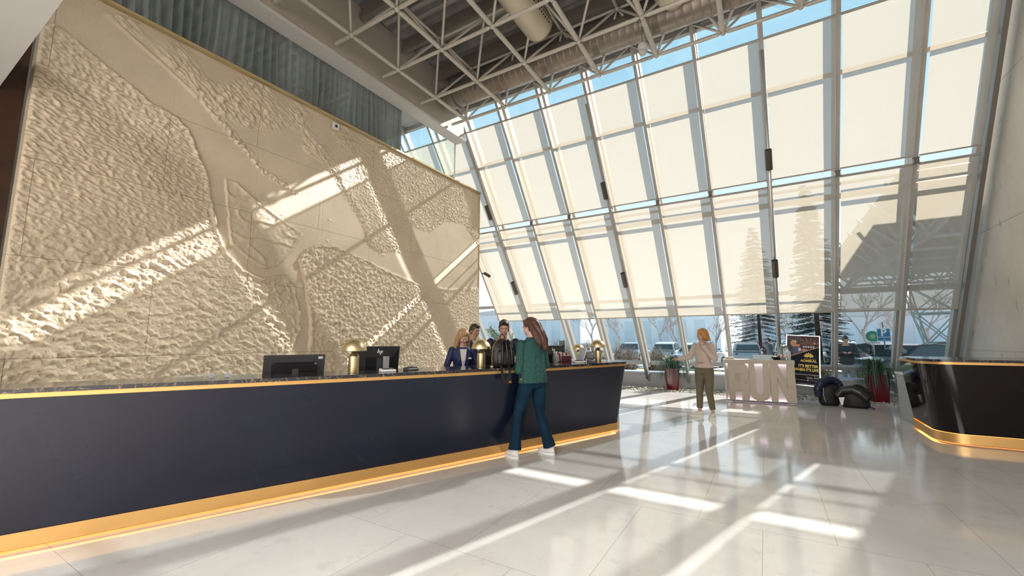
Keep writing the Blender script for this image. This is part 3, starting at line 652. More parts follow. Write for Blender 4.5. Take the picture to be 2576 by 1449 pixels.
table_lamp(6.22,-.13,'brass mushroom table lamp near the rounded end of the counter')
table_lamp(0,0,'brass mushroom table lamp on the back desk, smallest in view',1.03,(-3.52,8.66,1.03))
def logo_hp(mb,M,mi=0):
    # slanted two-letter mark made of four parallel bars
    sh=.30
    def bar(x,z0,z1,w=.010):
        mb.add([M@V((x+z*sh+dx,0,z)) for z in (z0,z1) for dx in (0,w)],[(0,1,3,2)],mi)
    bar(-.020,-.012,.030); bar(-.004,-.012,.012); mb.add([M@V(p) for p in ((-.008,0,.004),(.006,0,.004),(.009,0,.012),(-.006,0,.012))],[(0,1,2,3)],mi)
    bar(.012,-.030,.012); bar(.026,-.012,.012); mb.add([M@V(p) for p in ((.018,0,.004),(.030,0,.004),(.033,0,.012),(.020,0,.012))],[(0,1,2,3)],mi)
    mb.add([M@V(p) for p in ((.010,0,-.012),(.026,0,-.012),(.028,0,-.006),(.012,0,-.006))],[(0,1,2,3)],mi)
def monitor(s,o,top,label,kind='hp',rz=0,w=.54,h=.33,tilt=8,base=.76):
    p=cp(s,o,base); t=thing('computer_monitor',label,'monitor',p,RZC+rz,group='black monitors along the reception counter')
    zc=top-base-h/2; R=Matrix.Translation((0,0,zc))@Matrix.Rotation(rad(tilt),4,'X')
    b=MB(); b.box((-w/2,-.012,-h/2),(w/2,.008,h/2),M=R)
    b.build('screen_housing',M_DGREY,t,bevel=.004)
    s_=MB(); s_.add([R@V(q) for q in ((-w/2+.01,.0085,-h/2+.015),(w/2-.01,.0085,-h/2+.015),(w/2-.01,.0085,h/2-.01),(-w/2+.01,.0085,h/2-.01))],[(0,1,2,3)]); s_.build('screen',mat('screen_off',(.01,.012,.02),.1),t)
    b=MB(); W,Hh=w/2-.004,h/2-.004
    if kind=='hp':
        x1,z1=w*.30,h*.12; d=.05
        q0=[R@V(q) for q in ((-W,-.012,-Hh),(W,-.012,-Hh),(W,-.012,Hh),(-W,-.012,Hh))]; q1=[R@V(q) for q in ((-x1,-d,-Hh*.98),(x1,-d,-Hh*.98),(x1,-d,z1),(-x1,-d,z1))]
        b.add(q0+q1,[(0,4,5,1),(1,5,6,2),(2,6,7,3),(3,7,4,0),(4,7,6,5)]); b.build('back_cover',M_BLACK,t)
        l=MB(); zt=(Hh+z1)/2; sl=math.atan2(d-.012,Hh-z1); LM=R@Matrix.Translation((0,-(.012+d)/2-.0015,zt))@Matrix.Rotation(-sl,4,'X')
        logo_hp(l,LM@Matrix.Scale(1.15,4)); l.build('logo',mat('silver_mark',(.75,.75,.75),.3,.3),t)
    else:
        rr=[]; 
        q0=[R@V(q) for q in ((-w*.37,-.012,-h*.48),(w*.37,-.012,-h*.48),(w*.37,-.012,h*.22),(w*.33,-.012,h*.27),(-w*.33,-.012,h*.27),(-w*.37,-.012,h*.22))]
        q1=[R@V((q[0]*.92,-.045,q[1])) for q in ((-w*.37,-h*.48),(w*.37,-h*.48),(w*.37,h*.18),(w*.33,h*.23),(-w*.33,h*.23),(-w*.37,h*.18))]
        n=6; b.add(q0+q1,[(i,n+i,n+(i+1)%n,(i+1)%n) for i in range(n)]+[tuple(range(n,2*n))[::-1]]); b.build('back_cover',M_BLACK,t)
        l=MB(); l.add([R@V(q) for q in ((w*.38,-.0125,h*.36),(w*.46,-.0125,h*.36),(w*.46,-.0125,h*.44),(w*.38,-.0125,h*.44))],[(0,1,2,3)]); l.build('sticker',M_WHITE,t)
        g_=MB(); 
        for (a,c) in ((-.008,-.1),(.004,-.106),(.0,-.112)): g_.box((a,-.0462,c),(a+.003,-.0455,c+.003),M=R)
        g_.build('indicator_light',mat('green_led',(.1,.6,.1),.4,emit=(.1,.8,.15),es=1),t)
    st=MB(); st.box((-.03,-.055,.01),(.03,-.04,zc+.02)); st.build('stand',M_DGREY,t)
    f=MB(); f.box((-.12,-.14,0),(.12,.08,.012)); f.build('foot',M_DGREY,t,bevel=.003)
    return t
monitor(1.83,-.58,1.30,'low black monitor nearest the left end of the counter, ribbed back','flat',w=.60,h=.34)
monitor(2.74,-.58,1.385,'black monitor with silver badge right of the nearest brass lamp','hp',w=.53)
monitor(4.50,-.62,1.355,'black monitor half hidden between brass lamp and black backpack','hp',w=.52)
monitor(5.60,-.58,1.372,'black monitor with silver badge right of woman in green blouse','hp',w=.50)
monitor(5.98,-.72,1.45,'thin monitor seen edge-on behind the leaning white tablet','flat',rz=rad(-124),w=.42,h=.30,tilt=0)
def tablet(s,o,label,rz,tilt,w,h,m,back):
    t=thing('tablet_display',label,'tablet',cp(s,o,ZT_),RZC+rz,group='tablets at far end of counter')
    R=Matrix.Translation((0,0,h/2*cos(tilt)+.005))@Matrix.Rotation(tilt,4,'X')
    MB().box((-w/2,-.006,-h/2),(w/2,.006,h/2),M=R).build('case',m,t,bevel=.003)
    q=MB(); q.add([R@V(p) for p in ((-w/2+.01,-.0065,-h/2+.01),(w/2-.01,-.0065,-h/2+.01),(w/2-.01,-.0065,h/2-.01),(-w/2+.01,-.0065,h/2-.01))],[(0,1,2,3)]); q.build('screen',back,t)
    return t
t=tablet(5.93,-.22,'white tablet leaning beside the dark red folder',rad(-104),rad(-22),.20,.24,M_WHITE,mat('pale_screen',(.45,.52,.55),.15))
t=tablet(6.26,-.34,'silver tablet standing on counter beside the farthest lamp',rad(10),rad(-15),.15,.17,mat('silver_case',(.35,.36,.38),.3,.6),mat('silver_case2',(.3,.31,.33),.25,.7))
t=tablet(6.12,-.36,'beige card display leaning against the silver tablet',rad(60),rad(-18),.12,.17,mat('beige_board',(.45,.38,.28),.6),mat('beige_board2',(.5,.43,.33),.6))
def payterm(s,o,label,rz=0,white=True):
    t=thing('card_terminal',label,'card terminal',cp(s,o,ZT_),RZC+rz,group='card terminals on the counter')
    m=M_WHITE if white else M_DGREY
    mb=MB(); mb.add([(-.085,-.05,0),(.085,-.05,0),(.085,.045,0),(-.085,.045,0),(-.08,-.045,.022),(.08,-.045,.022),(.08,.04,.036),(-.08,.04,.036)],[(3,2,1,0),(4,5,6,7),(0,1,5,4),(1,2,6,5),(2,3,7,6),(3,0,4,7)]); mb.build('body',m,t,bevel=.006)
    k=MB()
    for a in range(5):
        for b in range(3): k.box((-.06+a*.018,-.03+b*.018,.024+.003*b),(-.048+a*.018,-.018+b*.018,.031+.003*b))
    k.build('keys',M_DGREY,t); MB().box((.035,-.03,.024),(.072,.03,.034)).build('display',M_BLACK,t)
payterm(2.66,-.04,'white card terminal standing in front of the badged monitor')
payterm(2.97,-.12,'small dark card terminal lying alone on the marble top',rad(20),False)
payterm(5.72,-.09,'pale card terminal near the dark red folder',rad(-15))
# sheet holders
def holder(s,o,label,w=.07,h=.17):
    t=thing('leaflet_holder',label,'holder',cp(s,o,ZT_),RZC+rad(25),group='upright leaflet holders')
    MB().box((-w/2,-.02,0),(w/2,-.016,h)).box((-w/2,.016,0),(w/2,.02,h)).box((-w/2,-.02,0),(w/2,.02,.004)).build('acrylic_shell',M_LSTEEL,t)
    MB().box((-w/2+.004,-.012,.004),(w/2-.004,.012,h-.015)).build('leaflets',mat('grey_leaflet',(.30,.31,.33),.5),t)
holder(2.70,-.20,'silver leaflet holder right behind the white card terminal',.06,.16)
holder(5.43,-.30,'grey leaflet holder beside the badged monitor right of woman in green')
t=thing('folder','dark red folder standing upright near the white tablet','folder',cp(5.70,-.33,ZT_),RZC+rad(5))
MB().box((-.11,-.012,0),(.11,.012,.10)).build('cover',mat('burgundy',(.10,.012,.02),.45),t,bevel=.003); MB().box((-.105,-.008,.1),(.105,.008,.104)).build('paper_edge',M_WHITE,t)
t=thing('brochure_rack','small rack of red and white brochures behind the dark red folder','rack',cp(5.68,-.42,ZT_),RZC)
MB().box((-.10,-.04,0),(.10,.05,.012)).box((-.10,.04,0),(.10,.05,.12)).build('rack_frame',M_DGREY,t)
for k in range(6):
    MB().box((-.088+k*.03,-.02,.012),(-.066+k*.03,.03,.135+.012*(k%3)),M=Matrix.Rotation(rad(4*(k-3)),4,'Y')).build('brochure',mat('brochure_red',(.35,.04,.05),.5) if k%2 else M_WHITE,t)
for k,(s,o,lab) in enumerate(((6.35,-.34,'flat dark phone lying near the lamp at the counter end'),)):
    t=thing('phone',lab,'phone',cp(s,o,ZT_),RZC+rad(40)); MB().box((-.035,-.07,0),(.035,.07,.009)).build('case',M_BLACK,t,bevel=.003); MB().box((-.031,-.066,.009),(.031,.066,.0095)).build('screen',mat('screen_off',(.01,.012,.02),.1),t)
t=thing('desk_telephone','small dark desk telephone beside the silver tablet','telephone',cp(5.98,-.06,ZT_),RZC+rad(30))
MB().add([(-.08,-.06,0),(.08,-.06,0),(.08,.06,0),(-.08,.06,0),(-.08,-.06,.015),(.08,-.06,.015),(.08,.06,.045),(-.08,.06,.045)],[(3,2,1,0),(4,5,6,7),(0,1,5,4),(1,2,6,5),(2,3,7,6),(3,0,4,7)]).build('body',M_BLACK,t); MB().path([(-.075,-.05,.05),(-.06,0,.058),(-.06,.06,.062)],.013).build('handset',M_DGREY,t)
# small wall-mounted clamps on the staff side at left
t=thing('acrylic_panel','clear acrylic panel with two grey clips at left of the counter','panel',cp(1.14,-.20,ZT_),RZC)
MB().box((-.30,-.003,0.0),(.30,.003,.035)).build('panel_sheet',M_CLEAR,t)
for x in (-.055,.065): MB().box((x-.018,-.012,0),(x+.018,.010,.045)).build('clip',mat('clip_grey',(.42,.43,.45),.4),t,bevel=.004)
# backpack on the counter
def backpack():
    p=cp(4.12,.11,ZT_); t=thing('backpack','black backpack with gold zip and dangling straps standing on counter','backpack',p,RZC+rad(-8))
    b=MB(); rings=[]
    for z,w,d,y in ((.0,.125,.065,0),(.02,.15,.085,0),(.10,.165,.095,-.003),(.20,.160,.09,0),(.28,.138,.075,.006),(.335,.10,.055,.012),(.362,.05,.03,.016),(.368,.01,.01,.016)): rings.append(((0,y,z),w,d,None))
    b.loft(rings,n=28); o=b.build('bag_body',mat('black_nylon',(.010,.010,.011),.5,bump=.4,bscale=25),t,smooth=True)
    q=MB(); q.loft([((0,-.07,.03),.11,.04,None),((0,-.085,.06),.12,.045,None),((0,-.08,.19),.115,.04,None),((0,-.065,.22),.09,.03,None)],n=24); q.build('front_pocket',mat('black_nylon2',(.014,.014,.015),.45),t,smooth=True)
    h=MB(); h.path([(-.035,.015,.355),(-.032,.015,.40),(0,.015,.42),(.032,.015,.40),(.035,.015,.355)],.007); h.build('handle',M_BLACK,t,smooth=True)
    z=MB(); z.path([(-.158,-.02,.06),(-.166,-.02,.12),(-.158,-.02,.22),(-.125,-.015,.30),(-.07,-.005,.352),(-.03,0,.368)],.0055); z.build('zip',mat('gold_zip',(.45,.30,.10),.35,.8),t)
    z=MB(); 
    for k in range(9): z.sphere((-.168+.002*sin(k),-.03,.20-.02*k),(.007,.007,.010),n=8,m=6)
    z.build('chain',mat('gold_zip',(.45,.30,.10),.35,.8),t)
    MB().lathe([(0,0),(.022,0),(.022,.02),(0,.02)],(-.172,-.035,.005),n=14).build('charm',mat('pale_charm',(.55,.45,.35),.4,.5),t)
    for k,x in enumerate((-.045,0.0,.045)):
        s_=MB(); s_.path([(x,-.055,.345),(x*1.3,-.105,.28),(x*1.5,-.125,.15),(x*1.6,-.12,.04)],.016,n=8); s_.build('ridge',M_BLACK,t,smooth=True)
    def strap(pts,name):
        s_=MB(); vs=[]
        for a in pts: vs+=[V(a)+V((-.017,0,0)),V(a)+V((.017,0,0)),V(a)+V((.017,-.006,0)),V(a)+V((-.017,-.006,0))]
        n=len(pts); s_.add(vs,[(4*i+j,4*i+(j+1)%4,4*i+4+(j+1)%4,4*i+4+j) for i in range(n-1) for j in range(4)]+[(3,2,1,0),tuple(4*(n-1)+j for j in range(4))]); return s_.build(name,M_BLACK,t)
    strap([(.11,-.07,.25),(.14,-.12,.14),(.145,-.150,.03),(.150,-.178,-.03),(.165,-.182,-.13)],'shoulder_strap')
    strap([(0,-.10,.10),(.0,-.150,.03),(.003,-.178,-.03),(.005,-.182,-.15)],'shoulder_strap')
    strap([(-.10,-.10,.06),(-.105,-.155,.02),(-.108,-.18,-.03),(-.10,-.185,-.14),(-.065,-.187,-.185),(-.03,-.187,-.15),(-.01,-.186,-.08)],'loop_strap')
    for x,z in ((.168,-.145),(.004,-.17)): MB().box((x-.02,-.194,z-.012),(x+.02,-.180,z+.012)).build('buckle',mat('gold_zip',(.45,.30,.10),.35,.8),t,bevel=.003)
backpack()
# brown handbag items on the counter
t=thing('handbag','small brown leather handbag between backpack and woman in green','handbag',cp(4.52,.10,ZT_),RZC)
MB().loft([((0,0,0),.07,.035,None),((0,0,.05),.075,.04,None),((0,0,.11),.065,.03,None),((0,0,.125),.05,.01,None)],n=20).build('bag_body',mat('brown_leather',(.20,.07,.025),.45),t,smooth=True)
MB().path([(-.05,0,.11),(-.035,0,.165),(.035,0,.165),(.05,0,.11)],.006).build('handle',mat('tan_leather',(.45,.22,.08),.5),t); MB().sphere((0,-.035,.09),(.012,.006,.012),n=10,m=6).build('clasp',M_BRASS,t)
for x,lb in ((-.03,'small white dish at the foot of the brown handbag, nearer the backpack'),(.035,'small white dish at the foot of the brown handbag, nearer the woman in green')):
    o=MB().lathe([(0,0),(.018,0),(.028,.022),(.025,.022),(.016,.004),(0,.004)],(0,0,0),n=20).build('small_dish',M_WHITE,smooth=True)
    o.location=cp(4.44+x,.13,ZT_); tag(o,lb,'dish','small white dishes beside the handbag')


# ================================================================ PEOPLE
def person(label,loc,rz,H,skin,P,parts,group=None):
    s=H/1.75; t=thing('person',label,'person',loc,rz,group); S=Matrix.Scale(s,4)
    fem=P.get('fem',True); lean=rad(P.get('lean',0)); turn=rad(P.get('turn',0))
    RL=Matrix.Translation((0,0,.95))@Matrix.Rotation(turn,4,'Z')@Matrix.Rotation(-lean,4,'X')@Matrix.Translation((0,0,-.95))
    U=lambda p: RL@V(p)
    sw=.165 if fem else .195
    if fem: TR=[(.84,.0,.12,.085),(.90,-.01,.165,.11),(.96,-.005,.160,.105),(1.08,.01,.120,.085),(1.18,.015,.130,.095),(1.27,.02,.140,.110),(1.36,.0,.148,.088),(1.41,-.01,.12,.068),(1.45,-.012,.075,.055)]
    else: TR=[(.84,.0,.12,.09),(.90,-.005,.155,.11),(.96,0,.155,.105),(1.08,.01,.145,.10),(1.20,.01,.165,.11),(1.30,.012,.180,.118),(1.38,.0,.180,.10),(1.44,-.01,.13,.075),(1.475,-.012,.08,.06)]
    def torso(mb,g=0,z0=0,z1=9,hem=0):
        rg=[]
        for z,y,rx,ry in TR:
            if z<z0-.001 or z>z1+.001: continue
            c=U((0,y,z)); R=(RL.to_3x3()); e=hem if z<1.0 else 0
            rg.append((S@c,(rx+g+e)*s,(ry+g+e)*s,R))
        mb.loft(rg,n=24)
    def limb(mb,pts,rs,n=12,g=0):
        # round joints with spheres, tapering tubes between
        for (a,b,ra,rb) in zip(pts[:-1],pts[1:],rs[:-1],rs[1:]):
            mb.tube(S@V(a),S@V(b),(ra+g)*s,(rb+g)*s,n=n)
        for a,ra in zip(pts,rs): mb.sphere(S@V(a),(ra+g)*s,n=n,m=8)
    hs=P['hips'] if 'hips' in P else (-.088,.088)
    legs=[]; 
    for sd_,L in ((-1,P['legL']),(1,P['legR'])):
        hip=V((sd_*.088,0,.90)); knee=V(L[0]); ank=V(L[1]); legs.append((hip,knee,ank,V(L[2])))
    arms=[]
    for sd_,A in ((-1,P['armL']),(1,P['armR'])):
        sh=U((sd_*sw,-.012,1.385 if fem else 1.40)); arms.append((sh,V(A[0]),V(A[1]),V(A[2]),V(A[3]),A[4]))
    hc=U((0,.012,1.605 if fem else 1.625)); HR=RL.to_3x3().to_4x4()@Matrix.Rotation(rad(P.get('hyaw',0)),4,'Z')@Matrix.Rotation(-rad(P.get('hpitch',0)),4,'X')
    HM=S@Matrix.Translation(hc)@HR
    HS=HM@Matrix.Scale(1.0,4)
    # ---- body: one continuous surface
    b=MB(); torso(b,-.006)
    for hip,knee,ank,toe in legs:
        limb(b,[hip,hip.lerp(knee,.5),knee,knee.lerp(ank,.35),ank],[.082,.070,.050,.050,.032])
        limb(b,[ank+V((0,0,-.02)),ank+toe*.07+V((0,0,-.045)),ank+toe*.155+V((0,0,-.052))],[.034,.032,.022])
    for sh,el,wr,hd,hn,cl in arms:
        limb(b,[sh,sh.lerp(el,.5),el,el.lerp(wr,.3),wr],[.048 if fem else .056,.040 if fem else .047,.034 if fem else .038,.035 if fem else .041,.024 if fem else .028])
        hand(b,S,wr,hd.normalized(),hn.normalized(),cl,1 if sh.x>0 else -1,1 if fem else 1.12)
    limb(b,[U((0,-.015,1.43)),U((0,-.002,1.50)),HM.inverted()@HM@V((0,0,0)) if 0 else hc+RL.to_3x3()@V((0,-.01,-.06))],[.058,.050 if fem else .058,.048])
    def E(c,r,m=None): # ellipsoid in head frame
        R3=HS.to_3x3(); vs=MB().sphere((0,0,0),r,n=16,m=12,M=m); b.add([HS@(V(v)+V(c)) for v in vs.v],vs.f)
    E((0,-.012,.035),(.074,.094,.088)); E((0,.018,-.035),(.058,.068,.075)); E((0,.050,-.088),(.026,.024,.022)); E((0,.0,-.05),(.060,.06,.055))
    E((0,.084,-.022),(.011,.016,.012)); b.tube(HS@V((0,.078,.022)),HS@V((0,.096,-.016)),.006*s,.010*s,n=8)
    E((0,.076,.034),(.045,.014,.010)); E((-.036,.062,-.022),(.022,.02,.02)); E((.036,.062,-.022),(.022,.02,.02))
    for sx in (-1,1): E((sx*.074,-.008,-.012),(.010,.022,.032))
    remesh(b,'body',.0062,skin,t,smooth_it=2)
    # ---- face details
    for sx in (-1,1):
        e=MB(); q=MB().sphere((0,0,0),(.0115,.006,.0052),n=12,m=8); e.add([HS@(V(v)+V((sx*.030,.0755,.008))) for v in q.v],q.f); q=MB().sphere((0,0,0),(.0048,.003,.0046),n=10,m=6); e.add([HS@(V(v)+V((sx*.030,.0795,.008))) for v in q.v],q.f,1)
        e.build('eye',[M_EYE,M_IRIS],t,smooth=True)
        q=MB(); q.path([HS@V((sx*.014,.086,.026)),HS@V((sx*.030,.086,.031)),HS@V((sx*.045,.076,.026))],.0035*s,n=6); q.build('eyebrow',P.get('browm',P['hairm']),t)
    q=MB(); k=MB().sphere((0,0,0),(.021,.006,.0045),n=12,m=8); q.add([HS@(V(v)+V((0,.0825,-.058))) for v in k.v],k.f); k=MB().sphere((0,0,0),(.018,.007,.006),n=12,m=8); q.add([HS@(V(v)+V((0,.082,-.066))) for v in k.v],k.f); q.build('lips',M_LIP,t,smooth=True)
    ctx=dict(t=t,s=s,S=S,U=U,torso=torso,limb=limb,legs=legs,arms=arms,HS=HS,RL=RL,TR=TR,fem=fem,hc=hc)
    for f in parts: f(ctx)
    return t
def hand(b,S,wr,d,n,curl,side,sc_=1):
    """palm + five separate bent fingers. d: pointing direction, n: palm normal (the fingers curl towards it)"""
    k=sc_; lat=d.cross(n).normalized()*side; s=S.to_scale()[0]
    pc=wr+d*.045*k
    for u in (-.026,-.009,.009,.026): b.tube(S@(wr+d*.008+lat*u*.6),S@(wr+d*.082*k+lat*u*k),.012*s*k,.0105*s*k,n=8)
    b.sphere(S@pc,(.022*s*k,)*3 if 0 else .019*s*k,n=10,m=6)
    for u,L,c in ((.027,.066,curl),(.009,.076,curl*1.03),(-.009,.071,curl*1.08),(-.026,.055,curl*1.15)):
        p=wr+d*.082*k+lat*u*k; ang=0; dd=d
        for fr,rr in ((.44,.0088),(.31,.0080),(.25,.0072)):
            ang+=c*.9; dd=(d*cos(ang)+n*sin(ang)+lat*u*1.6).normalized(); q=p+dd*L*fr*k
            b.tube(S@p,S@q,rr*s*k,rr*.93*s*k,n=8); b.sphere(S@q,rr*.95*s*k,n=8,m=6); p=q
    p=wr+d*.022*k+lat*.026*k; dd=(d*.62+lat*.72+n*.35).normalized()
    for L,rr in ((.034,.0115),(.028,.0098),(.022,.0085)):
        q=p+dd*L*k; b.tube(S@p,S@q,rr*s*k,rr*.92*s*k,n=8); b.sphere(S@q,rr*.94*s*k,n=8,m=6); p=q; dd=(dd+d*.35+n*.25*curl).normalized()
def top_garment(name,m,g=.016,z0=.84,z1=1.46,hem=.015,sleeve=(.056,.050,.046,.042),cut=0.93,extra=None,voxel=.008,sm=5):
    def f(c):
        b=MB(); c['torso'](b,g,z0,z1,hem)
        for sh,el,wr,hd,hn,cl in c['arms']:
            w2=el.lerp(wr,cut); c['limb'](b,[sh,sh.lerp(el,.5),el,el.lerp(w2,.6),w2],[sleeve[0],sleeve[1],sleeve[2],sleeve[3],sleeve[3]*.93])
        if extra: extra(b,c)
        remesh(b,name,voxel,m,c['t'],smooth_it=sm)
    return f
def collar(m):
    def f(c):
        b=MB(); S,U=c['S'],c['U']; vs=[]
        n=24
        for z,r,y in ((1.425,.074,-.015),(1.475,.062,-.006)): vs+=[S@U((r*1.12*cos(2*PI*i/n),y+r*sin(2*PI*i/n),z)) for i in range(n)]
        b.add(vs,[(i,(i+1)%n,n+(i+1)%n,n+i) for i in range(n)]); b.build('collar',m,c['t'],smooth=True)
    return f
def front_v(name,m,x0,x1,zt,zb,g=.022,y_off=0):
    """shirt showing in the open front of a jacket, following the chest"""
    def f(c):
        TR=c['TR']; S,U=c['S'],c['U']; vs=[]; N=12; Mx=8
        def ell(z):
            for a,b in zip(TR[:-1],TR[1:]):
                if a[0]<=z<=b[0]:
                    t=(z-a[0])/(b[0]-a[0]); return [a[k]+(b[k]-a[k])*t for k in range(4)]
            return TR[-1]
        for j in range(N+1):
            z=zb+(zt-zb)*j/N; _,y,rx,ry=ell(z); hw=x0+(x1-x0)*j/N; rx+=g; ry+=g
            for i in range(Mx+1):
                x=-hw+2*hw*i/Mx; vs.append(S@U((x,y+ry*math.sqrt(max(0,1-(x/rx)**2))+.004,z)))
        b=MB(); b.add(vs,[(j*(Mx+1)+i,j*(Mx+1)+i+1,(j+1)*(Mx+1)+i+1,(j+1)*(Mx+1)+i) for j in range(N) for i in range(Mx)]); b.build(name,m,c['t'],smooth=True)
    return f
def trousers(m,r=(.098,.086,.062,.062,.070),end=.10,g=.012,name='trousers'):
    def f(c):
        b=MB(); c['torso'](b,g,.84,1.08)
        for hip,knee,ank,toe in c['legs']:
            e=ank+(knee-ank)*end; c['limb'](b,[hip,hip.lerp(knee,.5),knee,knee.lerp(e,.5)],[r[0],r[1],r[2],r[3]],14)
            b.tube(c['S']@knee.lerp(e,.5),c['S']@e,r[3]*c['s'],r[4]*c['s'],n=16)
        remesh(b,name,.008,m,c['t'],smooth_it=3)
    return f
def shoes(m,sole):
    def f(c):
        s,S=c['s'],c['S']
        for hip,knee,ank,toe in c['legs']:
            d=toe.normalized(); l=V((-d.y,d.x,0)); z0=0 ; b=MB()
            M=Matrix(((l.x,d.x,0,0),(l.y,d.y,0,0),(0,0,1,0),(0,0,0,1)))
            base=V((ank.x,ank.y,0)); T=S@(Matrix.Translation(base)@M)
            gz=max(0,ank.z-.085)
            T=S@(Matrix.Translation(base+V((0,0,gz)))@M)
            rg=[((0,.055,.028),.045,.125,None),((0,.055,.050),.044,.122,None),((0,.035,.072),.040,.098,None),((0,-.005,.095),.036,.058,None),((0,-.015,.115),.035,.046,None)]
            q=MB().loft(rg,n=22); b.add([T@V(v) for v in q.v],q.f); sh=b.build('shoe',m,c['t'],smooth=True)
            q=MB().loft([((0,.055,0.0),.046,.126,None),((0,.055,.012),.049,.130,None),((0,.055,.028),.048,.129,None)],n=22); k=MB(); k.add([T@V(v) for v in q.v],q.f); k.build('sole',sole,sh)
            lc=MB()
            for i in range(4): lc.tube(T@V((-.022,.055+.018*i,.083-.006*i)),T@V((.022,.055+.018*i,.083-.006*i)),.0028*s,n=6)
            lc.build('laces',M_WHITE,sh)
    return f
def hair_cap(m,long_=None,grow=1.0,fringe=.05,back=-.03,voxel=.006,strands=0,seed=0,part=0):
    def f(c):
        HS=c['HS']; b=MB(); rr=random.Random(seed)
        def E(cc,r,k=None):
            q=MB().sphere((0,0,0),r,n=18,m=12); b.add([HS@(V(v)+V(cc)) for v in q.v],q.f)
        E((0,-.020,.048),(.081*grow,.096*grow,.088*grow)); E((0,-.05,.0),(.079*grow,.062*grow,.085*grow))
        for sx in (-1,1): E((sx*.062,-.028,-.005),(.024*grow,.045*grow,.055*grow))
        E((0,.045,.095),(.055,.032,.026))
        if long_:
            for pts,rs in long_:
                P_=[HS@V(p) for p in pts]
                for a,bb,ra,rb in zip(P_[:-1],P_[1:],rs[:-1],rs[1:]): b.tube(a,bb,ra,rb,n=12)
                for a,ra in zip(P_,rs): b.sphere(a,ra,n=12,m=8)
        remesh(b,'hair',voxel,m,c['t'],smooth_it=3)
        if long_ and strands:
            st=MB()
            for k in range(strands):
                pts,rs=rr.choice(long_); off=V((rr.uniform(-1,1),rr.uniform(-1,.4),0)).normalized()
                pp=[HS@(V(p)+off*r*(.95+.1*rr.random())) for p,r in zip(pts,rs)]; last=pp[-1]+V((rr.uniform(-.02,.02),rr.uniform(-.02,.02),-rr.uniform(.02,.07)))
                st.path(pp+[last],.004,n=5,rs=[.0035]*(len(pp)-1)+[.003,.0008])
            st.build('hair_strands',m,c['t'],smooth=True)
    return f
def hairmat(n,a,b_):
    m=mat(n,a,.38,0,.5); t=m.node_tree; bs=t.nodes['Principled BSDF']; tc=t.nodes.new('ShaderNodeTexCoord'); mp=t.nodes.new('ShaderNodeMapping'); mp.inputs['Scale'].default_value=(70,70,4)
    nz=t.nodes.new('ShaderNodeTexNoise'); nz.inputs['Scale'].default_value=1; nz.inputs['Detail'].default_value=3; t.links.new(tc.outputs['Object'],mp.inputs[0]); t.links.new(mp.outputs[0],nz.inputs['Vector'])
    r=t.nodes.new('ShaderNodeValToRGB'); r.color_ramp.elements[0].position=.35; r.color_ramp.elements[1].position=.65; r.color_ramp.elements[0].color=(*a,1); r.color_ramp.elements[1].color=(*b_,1); t.links.new(nz.outputs[0],r.inputs[0]); t.links.new(r.outputs[0],bs.inputs['Base Color'])
    bp=t.nodes.new('ShaderNodeBump'); bp.inputs['Strength'].default_value=.7; bp.inputs['Distance'].default_value=.006; t.links.new(nz.outputs[0],bp.inputs['Height']); t.links.new(bp.outputs[0],bs.inputs['Normal']); return m
H_BROWN=hairmat('brown_hair',(.045,.020,.014),(.13,.055,.035)); H_BLOND=hairmat('blonde_hair',(.30,.16,.08),(.55,.36,.20)); H_DARK=hairmat('dark_hair',(.02,.012,.009),(.07,.04,.028)); H_COPPER=hairmat('copper_hair',(.30,.11,.03),(.58,.30,.10))
def dotted(n,base,dot,scale=60):
    m=mat(n,base,.85,0,.12); t=m.node_tree; bs=t.nodes['Principled BSDF']; tc=t.nodes.new('ShaderNodeTexCoord'); vz=t.nodes.new('ShaderNodeTexVoronoi'); vz.inputs['Scale'].default_value=scale; vz.inputs['Randomness'].default_value=.15
    t.links.new(tc.outputs['Object'],vz.inputs['Vector']); r=t.nodes.new('ShaderNodeValToRGB'); r.color_ramp.elements[0].position=.18; r.color_ramp.elements[1].position=.26; r.color_ramp.elements[0].color=(*dot,1); r.color_ramp.elements[1].color=(*base,1)
    t.links.new(vz.outputs[0],r.inputs[0]); t.links.new(r.outputs[0],bs.inputs['Base Color']); return m
def fold(m,sx=34,sz=2.2,strength=.8):
    t=m.node_tree; bs=t.nodes['Principled BSDF']; tc=t.nodes.new('ShaderNodeTexCoord'); mp=t.nodes.new('ShaderNodeMapping'); mp.inputs['Scale'].default_value=(sx,sx,sz); nz=t.nodes.new('ShaderNodeTexNoise'); nz.inputs['Scale'].default_value=1; nz.inputs['Detail'].default_value=1.5
    t.links.new(tc.outputs['Object'],mp.inputs[0]); t.links.new(mp.outputs[0],nz.inputs['Vector']); bp=t.nodes.new('ShaderNodeBump'); bp.inputs['Strength'].default_value=strength; bp.inputs['Distance'].default_value=.02; t.links.new(nz.outputs[0],bp.inputs['Height']); t.links.new(bp.outputs[0],bs.inputs['Normal']); return m
M_BLOUSE=fold(dotted('green_dotted_blouse',(.026,.078,.070),(.11,.20,.185),95),26,2.0)
M_JEANS=fold(mat('blue_jeans',(.007,.028,.055),.85,0,.12,nvar=.45,nscale=7),8,14,.35)
M_BLAZER=fold(mat('navy_blazer',(.010,.018,.085),.6),9,7,.4); M_BLAZER2=fold(mat('black_blazer',(.008,.010,.022),.6),9,7,.4)
M_SHIRT=mat('white_shirt',(.66,.64,.62),.7); M_JACKET=fold(mat('pale_pink_jacket',(.50,.40,.34),.75),10,9,.5); M_OLIVE=fold(mat('olive_trousers',(.14,.115,.07),.8,nvar=.2,nscale=9),9,12,.4)
M_SHOE=mat('white_trainer',(.68,.66,.64),.5); M_SHOE2=mat('beige_trainer',(.64,.58,.50),.6)
